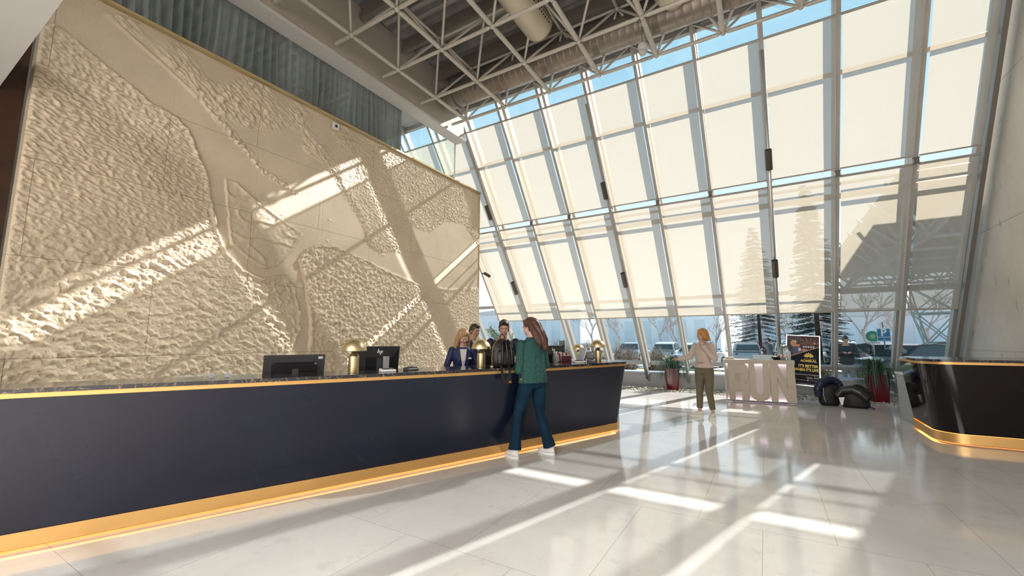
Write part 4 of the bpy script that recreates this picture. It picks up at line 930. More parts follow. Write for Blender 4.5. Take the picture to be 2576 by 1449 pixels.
# woman in the green blouse
def hem_flare(b,c):
    rg=[(c['S']@c['U']((0,.0,z)),rx*c['s'],ry*c['s'],c['RL'].to_3x3()) for z,rx,ry in ((.90,.205,.150),(1.0,.195,.142),(1.12,.178,.13),(1.25,.172,.132),(1.36,.165,.112))]
    b.loft(rg,n=24)
person('woman in green dotted blouse and blue jeans leaning at the counter',(-2.60,4.84,0),rad(62),1.77,M_SKIN2,
  dict(fem=True,lean=4,hyaw=30,hpitch=12,hairm=H_BROWN,
   legL=((-.17,.10,.49),(-.235,.06,.085),(-.15,1,0)),legR=((.14,.04,.49),(.235,-.03,.085),(-.35,1,0)),
   armL=((-.215,-.01,1.06),(-.16,.25,1.13),(.3,1,.15),(0,0,-1),.5),armR=((.25,.06,1.11),(.14,.30,1.16),(-.3,1,.1),(0,0,-1),.5)),
  [top_garment('blouse',M_BLOUSE,.022,.90,1.46,.01,(.062,.054,.050,.047),.82,hem_flare,sm=4),collar(M_BLOUSE),trousers(M_JEANS,(.100,.090,.063,.060,.083),.03,.014,'jeans'),shoes(M_SHOE,M_WHITE),
   hair_cap(H_BROWN,[([(.0,-.06,.03),(.01,-.095,-.10),(.03,-.115,-.20),(.05,-.12,-.30)],[.085,.080,.070,.038]),([(.05,-.03,.03),(.07,-.07,-.12),(.085,-.09,-.24)],[.05,.045,.03]),([(-.05,-.04,.03),(-.055,-.08,-.12),(-.04,-.10,-.24)],[.05,.045,.03])],1.03,strands=130,seed=4)])
# blonde receptionist
def lapels(m,zt=1.42,zb=1.10):
    def f(c):
        S,U=c['S'],c['U']
        for sx in (-1,1):
            b=MB(); b.add([S@U(p) for p in ((sx*.03,.118,zb),(sx*.075,.135,zb+.10),(sx*.115,.122,1.30),(sx*.085,.088,zt),(sx*.055,.095,zt+.01),(sx*.06,.135,1.28),)],[(0,1,5),(1,2,5),(2,3,5),(3,4,5)]); b.build('lapel',m,c['t'])
    return f
def badge(x,z,y=.142,w=.05):
    def f(c): MB().box((-w/2,0,-.011),(w/2,.004,.011),M=c['S']@c['RL']@Matrix.Translation((x,y,z))).build('name_badge',M_WHITE,c['t'])
    return f
STAND=dict(legL=((-.10,.02,.49),(-.11,0,.085),(-.15,1,0)),legR=((.10,.02,.49),(.11,0,.085),(.15,1,0)))
RZF=math.atan2(-CN.x,CN.y)
person('blonde long-haired receptionist in navy blazer looking down behind the counter',(-3.97,5.12,0),rad(-136),1.66,M_SKIN2,
  dict(fem=True,lean=14,hyaw=15,hpitch=22,hairm=H_BLOND,**STAND,
   armL=((-.25,.08,1.13),(-.18,.30,1.02),(.2,1,-.1),(0,0,-1),.4),armR=((.25,.10,1.13),(.16,.32,1.03),(-.2,1,-.1),(0,0,-1),.4)),
  [top_garment('blazer',M_BLAZER,.018,.84,1.45,.012,(.062,.056,.050,.046),.9),front_v('blouse',M_SHIRT,.012,.055,1.43,1.14,.020),lapels(M_BLAZER),badge(-.10,1.30,.130),trousers(M_BLAZER2),shoes(M_BLACK,M_DGREY),
   hair_cap(H_BLOND,[([(.06,-.02,.04),(.085,-.01,-.08),(.10,.02,-.20),(.10,.05,-.32)],[.045,.04,.032,.018]),([(-.06,-.02,.04),(-.085,-.01,-.08),(-.095,.02,-.20),(-.09,.04,-.30)],[.045,.04,.03,.015]),([(0,-.06,.03),(0,-.09,-.10),(0,-.09,-.25)],[.08,.07,.05])],1.03,strands=100,seed=9)])
# colleague behind her
person('dark-haired colleague in dark suit half hidden behind the blonde receptionist',(-4.38,5.86,0),rad(-60),1.74,M_SKIN,
  dict(fem=False,lean=6,hyaw=-40,hpitch=10,hairm=H_DARK,**STAND,
   armL=((-.27,.05,1.13),(-.22,.25,1.02),(.2,1,-.1),(0,0,-1),.4),armR=((.27,.05,1.13),(.22,.25,1.02),(-.2,1,-.1),(0,0,-1),.4)),
  [top_garment('suit_jacket',M_BLAZER2,.018,.84,1.47,.012,(.070,.062,.056,.05),.93),front_v('shirt',M_SHIRT,.012,.05,1.45,1.18,.020),trousers(M_BLAZER2),shoes(M_BLACK,M_DGREY),hair_cap(H_DARK,None,1.0)])
# male receptionist with open blazer
person('receptionist in open navy blazer and white shirt reaching over the counter',(-3.56,5.62,0),rad(-137),1.78,M_SKIN,
  dict(fem=False,lean=10,hyaw=-8,hpitch=12,hairm=H_DARK,**STAND,
   armL=((-.28,.16,1.14),(-.10,.46,1.175),(.35,1,-.25),(0,-.2,-1),.55),armR=((.30,.10,1.15),(.22,.36,1.05),(-.2,1,.1),(0,0,-1),.55)),
  [top_garment('blazer',M_BLAZER2,.018,.84,1.47,.014,(.070,.062,.054,.048),.92),front_v('shirt',M_SHIRT,.085,.060,1.45,.98,.022),lapels(M_BLAZER2,1.44,1.14),badge(.12,1.33,.140,.035),trousers(M_BLAZER2),shoes(M_BLACK,M_DGREY),hair_cap(H_DARK,[([(0,.03,.10),(.01,.06,.125)],[.04,.028])],1.0)])
# woman in pale jacket by the plants
def phone_part(c):
    sh,el,wr,hd,hn,cl=c['arms'][0]
person('woman in pale pink jacket and olive trousers with hand at her chin',(-1.05,8.96,0),rad(158),1.70,M_SKIN,
  dict(fem=True,lean=0,hyaw=-52,hpitch=4,hairm=H_COPPER,
   legL=((-.10,.03,.49),(-.15,.02,.085),(-.05,1,0)),legR=((.10,.03,.49),(.12,.03,.085),(.75,.65,0)),
   armL=((-.27,.08,1.14),(-.085,.17,1.40),(.35,.1,.9),(.3,-1,.1),.7),armR=((.27,.03,1.16),(.42,.19,1.12),(1,.35,.02),(0,-.2,-1),.35)),
  [top_garment('jacket',M_JACKET,.026,.94,1.46,.012,(.070,.066,.060,.052),.93,sm=4),collar(M_JACKET),trousers(M_OLIVE,(.102,.090,.066,.062,.056),.20,.016),shoes(M_SHOE2,M_WHITE),
   lambda c: MB().tube(c['S']@c['U']((-.075,.148,1.06)),c['S']@c['U']((.06,.156,1.055)),.004,n=6).build('pocket_zip',M_DGREY,c['t']),
   hair_cap(H_COPPER,[([(-.05,-.03,.03),(-.08,-.04,-.06),(-.105,-.05,-.08)],[.05,.045,.02]),([(.05,-.03,.03),(.062,-.04,-.07)],[.045,.03]),([(0,-.05,.03),(0,-.08,-.07),(-.03,-.11,-.09)],[.075,.06,.03])],1.06,strands=26,seed=5)])
# ================================================================ THINGS BY THE GLASS WALL
def ribbon(mb,pts,w,mi=0,side=None):
    n=len(pts); vs=[]
    for i,p in enumerate(pts):
        d=(pts[min(i+1,n-1)]-pts[max(i-1,0)]); l=d.cross(V((0,0,1))); l=l.normalized() if l.length>1e-5 else V((1,0,0))
        ww=w*(1-(i/(n-1))**2.2)+.0008; dn=V((0,0,-ww*.25)); vs+=[p-l*ww,p+dn,p+l*ww]
    mb.add(vs,[(3*i+j,3*i+j+1,3*i+4+j,3*i+3+j) for i in range(n-1) for j in (0,1)],mi)
def potted_plant(loc,label,seed,h=.66,w0=.17,w1=.245,n=165,tall=.7,col=(.10,.004,.012)):
    rr=random.Random(seed); t=thing('potted_plant',label,'potted plant',loc,rad(12),group='grassy plants in tall red pots by the glass')
    b=MB(); prof=[]
    def sq(hw,z,r=.05):
        pts=[]
        for cx_,cy_,a0 in ((hw-r,hw-r,0),(-hw+r,hw-r,PI/2),(-hw+r,-hw+r,PI),(hw-r,-hw+r,3*PI/2)):
            for k in range(5): a=a0+PI/2*k/4; pts.append(V((cx_+r*cos(a),cy_+r*sin(a),z)))
        return pts
    R=[sq(w0,0),sq(w0+.01,.01),sq(w1*.97,h-.03),sq(w1,h),sq(w1-.02,h+.001),sq(w1-.035,h-.05)]; m=len(R[0])
    b.add([p for r in R for p in r],[(j*m+i,j*m+(i+1)%m,(j+1)*m+(i+1)%m,(j+1)*m+i) for j in range(len(R)-1) for i in range(m)]+[tuple(range(m-1,-1,-1))])
    b.build('pot',mat('glossy_red_pot',(.17,.006,.016),.18,0,.6,nvar=.35,nscale=3),t,autosmooth=.6)
    s_=MB(); s_.add(sq(w1-.03,h-.045),[tuple(range(m))]); s_.build('soil',mat('bed_soil',(.30,.27,.23),.9),t)
    f=MB()
    for k in range(n):
        a=rr.uniform(0,2*PI); L=rr.uniform(.45,.80); up=rr.uniform(.16,.46); base=V((rr.uniform(-.08,.08),rr.uniform(-.08,.08),h-.04)); d=V((cos(a),sin(a),0)); pts=[]
        for i in range(9):
            u=i/8; pts.append(base+d*(L*.62*(1-(1-u)**1.6))+V((0,0,up*sin(PI*min(1,u*1.15))*.9+.05*u-.62*L*max(0,u-.45)**1.5*2.1)))
        ribbon(f,pts,rr.uniform(.004,.0085),rr.choice((0,0,1,2)))
    for k in range(22):
        a=rr.uniform(0,2*PI); d=V((cos(a),sin(a),0)); base=V((0,0,h)); L=tall*rr.uniform(.55,1); r=rr.uniform(.1,.42)
        ribbon(f,[base+d*(r*(i/7)**1.5)+V((0,0,L*(i/7))) for i in range(8)],.005,0)
    f.build('leaves',[mat('leaf_dark',(.025,.075,.04),.5),mat('leaf_mid',(.05,.13,.07),.5),mat('leaf_blue_green',(.09,.17,.14),.5)],t)
potted_plant((-2.47,13.42,-.01),'grassy plant in tall red pot left of the woman in pale jacket',3,.64,.15,.22)
potted_plant((2.24,13.30,-.01),'grassy plant in tall dark red pot right of the black bags',8,.66,.145,.205)
# leafy tree behind the staff
def leafy_tree(loc,label,h,seed,nl=900,cr=(.42,.42,.62),col=((.10,.17,.05),(.20,.27,.09),(.33,.36,.16)),name='potted_tree',leaf=.035,group=None):
    rr=random.Random(seed); t=thing(name,label,'tree',loc,group=group)
    MB().lathe([(0,0),(.16,0),(.20,.34),(.18,.34),(.17,.3),(0,.3)],n=28).build('pot',M_DGREY,t,autosmooth=.5)
    tr=MB(); tr.path([(0,0,.3),(.02,.01,.7),(-.02,.02,h*.62),(0,0,h*.85)],.02,rs=[.022,.018,.014,.006]); lf=MB()
    for k in range(26):
        a=rr.uniform(0,2*PI); z=h*rr.uniform(.5,.85); e=V((cos(a)*cr[0]*rr.uniform(.4,1),sin(a)*cr[1]*rr.uniform(.4,1),z+rr.uniform(.05,.35))); s0=V((0,0,z-.1)); tr.path([s0,s0.lerp(e,.5)+V((0,0,.03)),e],.005,n=5,rs=[.007,.005,.002])
        for j in range(nl//26):
            u=rr.uniform(.35,1.08); p=s0.lerp(e,u)+V([rr.gauss(0,.045) for _ in range(3)]); R=Euler([rr.uniform(0,6.3) for _ in range(3)]).to_matrix(); s=leaf*rr.uniform(.7,1.2)
            lf.add([p+R@V(q) for q in ((-s,0,0),(0,s*.38,0),(s,0,s*.2),(0,-s*.38,0))],[(0,1,2,3)],rr.choice((0,1,1,2)))
    tr.build('trunk',mat('bark',(.16,.11,.07),.9),t); lf.build('leaves',[mat(name+'_leaf%d'%i,c,.55) for i,c in enumerate(col)],t)
leafy_tree((-6.75,10.55,0),'slim leafy potted tree behind the receptionists at the glass wall',1.95,5)
# RUN desk
def run_desk():
    t=thing('promotion_desk','beige promotion desk with large raised letters RUN on front','desk',(-.20,11.86,0),math.atan2(11.749-11.607,1.388))
    W,D,H_=.715,.24,1.0; m=mat('taupe_board',(.50,.44,.35),.5); lit=mat('lavender_lit_panel',(.75,.66,.78),.5,emit=(.80,.66,.85),es=.5)
    b=MB(); b.box((-W,-D+.085,.05),(W,D,H_-.005)); b.box((-W,-D,.05),(-W+.02,-D+.085,H_-.10)); b.box((W-.02,-D,.05),(W,-D+.085,H_-.10)); b.build('desk_body',m,t)
    MB().box((-W-.012,-D-.012,H_-.10),(W+.012,D+.012,H_-.002)).build('desk_top',m,t,bevel=.004)
    MB().box((-W+.02,-D+.078,.05),(W-.02,-D+.0845,H_-.10)).build('recess_panel',mat('pale_taupe',(.66,.60,.55),.55),t)
    b=MB(); b.box((-W+.02,-D+.034,H_-.108),(W-.02,-D+.070,H_-.1005)); b.box((-W+.02,-D+.034,.045),(W-.02,-D+.070,.052)); b.build('lavender_light',mat('lavender_led',(.8,.7,.9),.5,emit=(.80,.66,.92),es=3.5),t)
    X=lambda x: (x-1390)/840*2*W; Hh=H_-.10-.05
    LET={'R':[[(1008,0),(1085,0),(1085,.25),(1165,.25),(1165,0),(1257,0),(1264,.18),(1262,.32),(1240,.42),(1206,.465),(1236,.52),(1260,.62),(1262,.78),(1252,.92),(1225,1),(1008,1)]],
         'U':[[(1268,1),(1340,1),(1340,.32),(1352,.22),(1374,.17),(1405,.17),(1428,.22),(1440,.32),(1440,1),(1516,1),(1516,.26),(1500,.12),(1470,.03),(1430,0),(1345,0),(1305,.03),(1280,.12),(1268,.26)]],
         'N':[[(1520,0),(1520,1),(1622,1),(1718,.36),(1718,1),(1800,1),(1800,0),(1700,0),(1600,.64),(1600,0)]]}
    for k,ps in LET.items():
        b=MB()
        for p_ in ps: b.prism([(X(x),.052+z*Hh) for x,z in p_],D-.030,D-.006 if k!='U' else D-.010,M=Matrix.Rotation(PI/2,4,'X'))
        o=b.build('letter_'+k.lower(),m,t)
        bm=bmesh.new(); bm.from_mesh(o.data); bmesh.ops.triangulate(bm,faces=[f for f in bm.faces if len(f.verts)>4]); bm.to_mesh(o.data); bm.free()
    MB().box((X(1085),-D+.004,.052+.50*Hh),(X(1160),-D+.0055,.052+.74*Hh)).build('letter_counter',mat('shaded_taupe_board',(.42,.37,.30),.6),t)
    MB().box((-W,-D,.032),(W,-D+.036,.051)).build('lower_lip',m,t)
    MB().box((-W+.1,-D+.08,.02),(W-.1,D-.05,.05)).build('base',M_BLACK,t)
    for x in (-W+.15,0,W-.15): MB().tube((x-.02,-D+.10,.025),(x+.02,-D+.10,.025),.025,n=14).build('castor',M_BLACK,t)
    return t
rd=run_desk(); RDM=Matrix.Translation(rd.location)@Matrix.Rotation(rd.rotation_euler.z,4,'Z')
def on_desk(x,y,z=0): p=RDM@V((x,y,1.0+z)); return p
t=thing('laptop_screen','pale blue flat screen lying low on the RUN desk','screen',on_desk(.12,-.02),rd.rotation_euler.z)
MB().box((-.21,-.10,0),(.21,.10,.012)).build('base',M_WHITE,t,bevel=.004); MB().box((-.21,-.004,0),(.21,.004,.105),M=Matrix.Translation((0,-.06,.012))@Matrix.Rotation(rad(-12),4,'X')).build('screen',mat('pale_blue_panel',(.50,.60,.66),.3),t)
t=thing('napkin_stack','folded white cloths at the left end of the RUN desk','cloth',on_desk(-.58,0),rd.rotation_euler.z)
for k in range(3): MB().box((-.11+.01*k,-.06,.018*k),(.10-.015*k,.06,.018*k+.016)).build('folded_cloth',mat('white_cloth',(.68,.66,.62),.9),t,bevel=.006)
t=thing('fruit_bowl','black square bowl on the RUN desk beside pale screen','bowl',on_desk(.40,-.03),rd.rotation_euler.z)
b=MB(); b.add([(-.06,-.06,0),(.06,-.06,0),(.06,.06,0),(-.06,.06,0),(-.115,-.10,.065),(.115,-.10,.065),(.115,.10,.065),(-.115,.10,.065),(-.10,-.085,.062),(.10,-.085,.062),(.10,.085,.062),(-.10,.085,.062),(-.05,-.05,.01),(.05,-.05,.01),(.05,.05,.01),(-.05,.05,.01)],[(3,2,1,0)]+[(a+i,a+(i+1)%4,a+4+(i+1)%4,a+4+i) for a in (0,4,8) for i in range(4)]+[(12,13,14,15)]); b.build('bowl_body',M_BLACK,t)
for k,(x,y,z,r,c,lab) in enumerate(((.055,-.02,.085,.036,(.45,.015,.02),'shiny red apple at right side of the black bowl'),(-.03,.02,.075,.034,(.50,.50,.15),'yellow green apple in the middle of the black bowl'),(-.07,-.02,.070,.028,(.42,.48,.12),'small lime at left edge of the black bowl'))):
    o=MB().lathe([(.0,r*.75),(r*.35,r*.92),(r*.8,r*.6),(r,0),(r*.8,-r*.6),(r*.3,-r*.9),(0,-r*.85)],n=20)
    t2=thing('apple' if k<2 else 'lime',lab,'fruit',on_desk(.40+x,-.03+y,z-.02)); o.build('fruit_flesh',mat('fruit%d'%k,c,.3),t2,smooth=True); MB().tube((0,0,r*.7),(.004,0,r*1.2),.003,n=6).build('stem',M_WOOD,t2)
t=thing('drink_dispenser','clear glass jar dispenser with lid on RUN desk','jar',on_desk(.58,.07),rd.rotation_euler.z)
MB().lathe([(0,.0),(.085,.0),(.10,.02),(.10,.24),(.085,.285),(.062,.305),(.062,.32)],n=32).build('glass_body',mat('jar_glass',(.75,.83,.86),.08,0,.6,trans=.85),t,smooth=True)
MB().lathe([(0,.36),(.05,.36),(.068,.35),(.07,.318),(.062,.318)],n=28).build('lid',M_LSTEEL,t,autosmooth=.5); MB().tube((0,-.10,.05),(0,-.15,.05),.012).build('tap',M_LSTEEL,t)
t=thing('flower_bunch','pale yellow and white flowers in front of the glass jar','flowers',on_desk(.52,-.10),rd.rotation_euler.z)
b=MB(); rr=random.Random(2)
for k in range(26):
    p=V((rr.uniform(-.09,.10),rr.uniform(-.04,.04),rr.uniform(.05,.12))); b.sphere(p,rr.uniform(.012,.02),n=8,m=5,mi=rr.choice((0,1,1)))
b.build('petals',[mat('petal_yellow',(.68,.60,.30),.7),mat('petal_white',(.72,.70,.64),.7)],t,smooth=True)
b=MB(); b.lathe([(0,0),(.05,0),(.055,.05),(.05,.05),(.045,.006),(0,.006)],n=20); b.build('vase',mat('tin_grey',(.25,.26,.25),.4,.3),t,smooth=True)
for k in range(2):
    t=thing('cup_stack',('stack of white paper cups near the corner of the RUN desk','shorter cream paper cup stack behind the white one')[k],'cups',on_desk(.645-.0*k,-.13+.10*k),rd.rotation_euler.z)
    b=MB()
    for j in range(5-k*2): b.lathe([(0,.0+.028*j),(.028,.0+.028*j),(.038,.085+.028*j),(.040,.087+.028*j),(.037,.088+.028*j),(.027,.006+.028*j)],n=24)
    b.build('paper_cup',M_WHITE if k==0 else mat('cream_paper',(.62,.55,.42),.6),t,smooth=True)
# poster on stand
def poster():
    P0=V((.72,12.60,.36)); rz=rad(-6)
    t=thing('poster_stand','tilted black casino poster with gold lettering beside the RUN desk','poster',P0,rz); W,H_=.35,1.24; T=Matrix.Rotation(rad(-9),4,'X')@Matrix.Rotation(rad(3.5),4,'Y')
    fr=MB(); e=.022
    for a,b in (((-W,0),(W,e)),((-W,H_-e),(W,H_)),((-W,e),(-W+e,H_-e)),((W-e,e),(W,H_-e))): fr.box((a[0],-.014,a[1]),(b[0],.014,b[1]),M=T)
    fr.build('frame',M_LSTEEL,t); MB().box((-W+e,-.004,e),(W-e,.010,H_-e),M=T).build('backing_board',M_DGREY,t)
    def flat(nm,pts,m,y=-.006,par=None):
        b=MB(); b.add([T@V((x,y,z)) for x,z in pts],[tuple(range(len(pts)))]); return b.build(nm,m,t)
    w=W-e; z0,z1=e,H_-e
    flat('black_field',[(-w,z0),(w,z0),(w,z1*.785),(-w,z1*.55)],mat('poster_black',(.012,.013,.022),.6,0,.15))
    flat('picture_field',[(-w,z1*.565),(w,z1*.80),(w,z1),(-w,z1)],mat('poster_picture',(.05,.035,.07),.6,0,.15,var2=(.14,.07,.05),nscale=4))
    flat('gold_diagonal',[(-w,z1*.548),(w,z1*.783),(w,z1*.797),(-w,z1*.566)],mat('poster_gold_dark',(.42,.28,.14),.4),-.0075)
    g=mat('poster_gold',(.85,.62,.06),.4); Tt=lambda x,z: T@Matrix.Translation((x,-.0085,z))@Matrix.Rotation(PI/2,4,'X')
    def line(s_,x,z,size,m,al='RIGHT',xs=1,bold=0,nm='lettering'):
        b=MB(); text_mb(b,s_,size,Tt(x,z),.0006,al,xs=xs,bold=bold); b.build(nm,m,t)
    line("ADMIRAL",w*.86,.605,.075,g,'RIGHT',1.05,.002); line("CASINO & SPORT BETTING",w*.78,.655,.022,g,'RIGHT',.85)
    line("IT'S BETTER",w*.93,.478,.092,g,'RIGHT',.84,.003); line("WHEN IT'S LIVE",w*.95,.385,.092,g,'RIGHT',.76,.003)
    wh=mat('poster_cream',(.72,.60,.45),.5)
    line("\u0160panskih boraca 74a, Belgrade",w*.96,.272,.052,wh,'RIGHT',.74); line("Open 24/7",w*.96,.200,.068,wh,'RIGHT',.82)
    b=MB(); b.lathe([(0,0),(.018,0)],n=16,M=Tt(-w*.93,.275)); b.lathe([(0,0),(.016,0)],n=16,M=Tt(-w*.55,.135)); b.lathe([(0,0),(.016,0)],n=16,M=Tt(w*.30,.135)); b.add([T@V((x,-.0086,z)) for x,z in ((-w*.93-.014,.268),(-w*.93+.014,.268),(-w*.93,.240))],[(0,1,2)]); b.build('round_icons',wh,t)
    for x0,x1 in ((-w*.45,w*.2),(w*.40,w*.9)): flat('small_print',[(x0,.130),(x1,.130),(x1,.138),(x0,.138)],mat('poster_grey',(.35,.33,.32),.5),-.0085)
    flat('small_print',[(-w*.92,.050),(w*.92,.050),(w*.92,.056),(-w*.92,.056)],MATS['poster_grey'],-.0085); flat('small_print',[(-w*.92,.036),(w*.92,.036),(w*.92,.040),(-w*.92,.040)],MATS['poster_grey'],-.0085)
    # fan emblem of seven petals
    b=MB()
    for k in range(-3,4):
        a=rad(22*k); r0,r1=.025,.135-.006*abs(k); c=V((w*.36,-.0087,.685)); d=V((sin(a),0,cos(a))); l=V((cos(a),0,-sin(a)))
        b.add([T@(c+d*r0-l*.005),T@(c+d*r0+l*.005),T@(c+d*r1*.8+l*.014),T@(c+d*r1),T@(c+d*r1*.8-l*.014)],[(0,1,2,3,4)])
    b.build('fan_emblem',g,t)
    # photo part: two smiling people at a gaming table, chandelier behind
    def disc(nm,x,z,rx,rz_,m,y=-.0072):
        return flat(nm,[(x+rx*cos(2*PI*k/20),z+rz_*sin(2*PI*k/20)) for k in range(20)],m,y)
    sk=mat('print_skin',(.50,.22,.12),.5); bl=mat('print_blonde',(.60,.34,.12),.5); nv=mat('print_blue',(.04,.06,.20),.5); dk=mat('print_dark',(.02,.02,.035),.5); pu=mat('print_violet',(.10,.09,.18),.5)
    flat('print_shape',[(-w,.80),(-w*.5,.80),(-w*.1,.92),(-w*.2,1.15),(-w,1.15)],dk,-.0065)
    for k in range(6): flat('print_shape',[(-w*.95+.05*k,1.10),(-w*.95+.05*k+.02,1.10),(-w*.95+.05*k+.02,z1-.01),(-w*.95+.05*k,z1-.01)],pu,-.0067)
    for k in range(-5,6):
        a=rad(13*k); c=V((w*.35,0,.98)); flat('print_shape',[(c.x+sin(a)*.05,c.z+cos(a)*.05),(c.x+sin(a+.08)*.05,c.z+cos(a+.08)*.05),(min(w,c.x+sin(a+.05)*.24),c.z+cos(a+.05)*.2),(min(w,c.x+sin(a)*.24),c.z+cos(a)*.2)],bl if k%2 else pu,-.0069)
    disc('print_shape',-w*.55,1.03,.075,.085,bl); disc('print_shape',-w*.58,1.00,.048,.06,sk,-.0074); disc('print_shape',-w*.30,1.00,.045,.055,sk,-.0074); disc('print_shape',-w*.28,1.04,.05,.03,dk,-.0076)
    flat('print_shape',[(-w*.98,.72),(-w*.6,.78),(-w*.35,.93),(-w*.7,.97),(-w*.98,.93)],dk,-.0070); flat('print_shape',[(-w*.6,.76),(-w*.05,.84),(-w*.1,.92),(-w*.4,.96),(-w*.65,.90)],nv,-.0071); disc('print_shape',-w*.2,.88,.03,.05,mat('print_white',(.55,.55,.58),.5),-.0077)
    for k in range(5): flat('print_shape',[(w*.0+.05*k,.93),(w*.0+.05*k+.035,.93),(w*.0+.05*k+.035,.975),(w*.0+.05*k,.975)],MATS['print_white'],-.0077)
    disc('print_shape',w*.1,.87,.07,.03,sk,-.0078); disc('print_shape',w*.72,1.05,.025,.02,bl,-.0078)
    # legs
    for x in (-.3,.3): MB().tube(T@V((x,.02,.1)),(x,.42,-.37),.012).build('leg',M_LSTEEL,t); MB().tube(T@V((x,.0,.01)),(x,-.05,-.37),.012).build('leg',M_LSTEEL,t)
poster()
# bags and coats on the floor
def bags():
    M_BAG=mat('black_canvas',(.008,.008,.011),.6,bump=.5,bscale=12); M_PUFF=mat('navy_puffer',(.012,.018,.05),.38); M_PUFF2=mat('black_puffer',(.022,.019,.018),.35)
    def puffer(t,nm,path_,r,m,seed):
        b=MB(); n=len(path_)*4; pts=[]
        for i in range(n+1):
            u=i/n*(len(path_)-1); k=min(int(u),len(path_)-2); pts.append(V(path_[k]).lerp(V(path_[k+1]),u-k))
        rs=[]
        P2=[]
        for i in range(len(pts)-1):
            for f in (0,.5): P2.append(pts[i].lerp(pts[i+1],f)); rs.append(r*(.92 if f==0 else 1.03)*(1-.3*abs(i/len(pts)-.5)))
        b.path(P2,r,n=14,rs=rs); return b.build(nm,m,t,smooth=True)
    t=thing('travel_bag','upright black travel bag with navy quilted jacket draped on top','bag',(1.16,12.02,0),rad(20),group='black bags on the floor by the glass')
    b=MB(); b.loft([((0,0,.0),.20,.13,None),((0,0,.06),.25,.17,None),((.0,0,.25),.27,.18,None),((.02,0,.42),.23,.16,None),((.03,0,.50),.14,.10,None)],n=24); remesh(b,'bag_body',.02,M_BAG,t,smooth_it=3)
    puffer(t,'jacket',[(-.30,-.08,.22),(-.32,-.10,.38),(-.22,-.08,.52),(-.05,-.05,.60),(.12,-.02,.57)],.10,M_PUFF,1); puffer(t,'jacket_back',[(-.05,.02,.55),(.12,.02,.60),(.26,.0,.52),(.33,-.02,.36)],.09,M_PUFF,2)
    MB().path([(-.20,-.16,.42),(-.22,-.18,.25),(-.18,-.17,.10)],.010,n=6).build('pale_strap',mat('pale_strap',(.35,.35,.33),.6),t)
    t=thing('backpack','low black backpack under black quilted coat next to the dark red pot','bag',(1.60,11.90,0),rad(-10),group='black bags on the floor by the glass')
    b=MB(); b.loft([((0,0,.0),.26,.15,None),((0,0,.05),.32,.18,None),((-.02,0,.20),.32,.19,None),((-.04,0,.32),.24,.15,None),((-.04,0,.37),.14,.08,None)],n=24); remesh(b,'bag_body',.02,M_BAG,t,smooth_it=3)
    puffer(t,'quilted_coat',[(-.38,-.13,.24),(-.26,-.12,.38),(-.05,-.12,.42),(.13,-.14,.34),(.28,-.12,.20)],.095,M_PUFF2,3); puffer(t,'coat_sleeve',[(-.05,0,.42),(.10,.02,.45),(.26,.02,.34),(.36,0,.22)],.09,mat('black_wool',(.008,.008,.010),.9),4)
    MB().add([(-.33,-.235,.22),(-.20,-.235,.24),(-.25,-.245,.06),(-.29,-.245,.06)],[(0,3,2,1)]).build('white_label',M_WHITE,t)
    MB().path([(.28,-.05,.04),(.36,-.12,.03),(.40,-.16,.012)],.010,n=6).build('strap',M_BLACK,t)
bags()
for o in bpy.data.objects:
    if o.get('group')=='black bags on the floor by the glass': o.scale=(.82,.82,.95)
t=thing('floor_spotlight','small white round lamp head beside the foot of the glass wall','spotlight',(2.62,13.98,.10))
MB().sphere((0,0,.06),.055,n=20,m=12).build('lamp_head',M_WHITE,t,smooth=True); MB().lathe([(0,0),(.05,0),(.05,.012),(0,.012)],n=20).build('base',M_LSTEEL,t); MB().path([(.03,.0,.03),(.12,-.06,-.03),(.22,-.03,.0),(.3,.05,.02)],.007,n=6).build('cable',M_BLACK,t)
# ================================================================ OUTSIDE
GZ=-.12
struct(MB().box((-90,14.6,-.3),(90,140,GZ)).build('ground',mat('asphalt_pale',(.52,.52,.52),.85,nvar=.15,nscale=2)))
struct(MB().box((-90,14.6,-.29),(-2.0,24,GZ+.02)).build('lawn_1',mat('winter_lawn',(.40,.42,.20),.95,nvar=.4,nscale=1.5)))
struct(MB().box((-2.0,16.2,-.29),(3.6,23.0,GZ+.02)).build('lawn_2',MATS['winter_lawn']))
struct(MB().box((-60,30.2,-.29),(60,31.6,GZ+.02)).build('lawn_3',MATS['winter_lawn']))
struct(MB().box((-90,24,-.29),(3.6,24.2,GZ+.10)).build('kerb',mat('kerb_stone',(.5,.5,.48),.8)))
def bare_tree(loc,label,h,seed,col=(.34,.30,.28),depth=5,group='bare winter trees beyond the car park',spread=.55):
    rr=random.Random(seed); t=thing('bare_tree',label,'tree',loc,rr.uniform(0,6),group); mb=MB(); tw=MB()
    def br(p,d,L,r,k):
        q=p+d*L*.5+V((rr.gauss(0,.03)*L,rr.gauss(0,.03)*L,0)); e=p+d*L
        (mb if k>2 else tw).path([p,q,e],r,n=6 if k>3 else 4,rs=[r,r*.82,r*.66],cap=False)
        if k==0: return
        n=3 if k>1 else 4
        for i in range(n):
            a=rr.uniform(0,2*PI); s=rr.uniform(.3,spread+.25); u=d.orthogonal().normalized(); w_=d.cross(u)
            nd=(d+(u*cos(a)+w_*sin(a))*s+V((0,0,.12))).normalized(); br(p+d*L*rr.uniform(.55,1),nd,L*rr.uniform(.58,.78),r*.58,k-1)
    br(V((0,0,0)),V((0,0,1)),h*.30,h*.018,depth)
    m=mat('bark_%d'%int(col[0]*1000),col,.9); mb.build('trunk',m,t); tw.build('twigs',m,t); return t
BT=bare_tree((7.2,46.3,GZ),'bare forked tree above the blue parking sign',8.5,1)
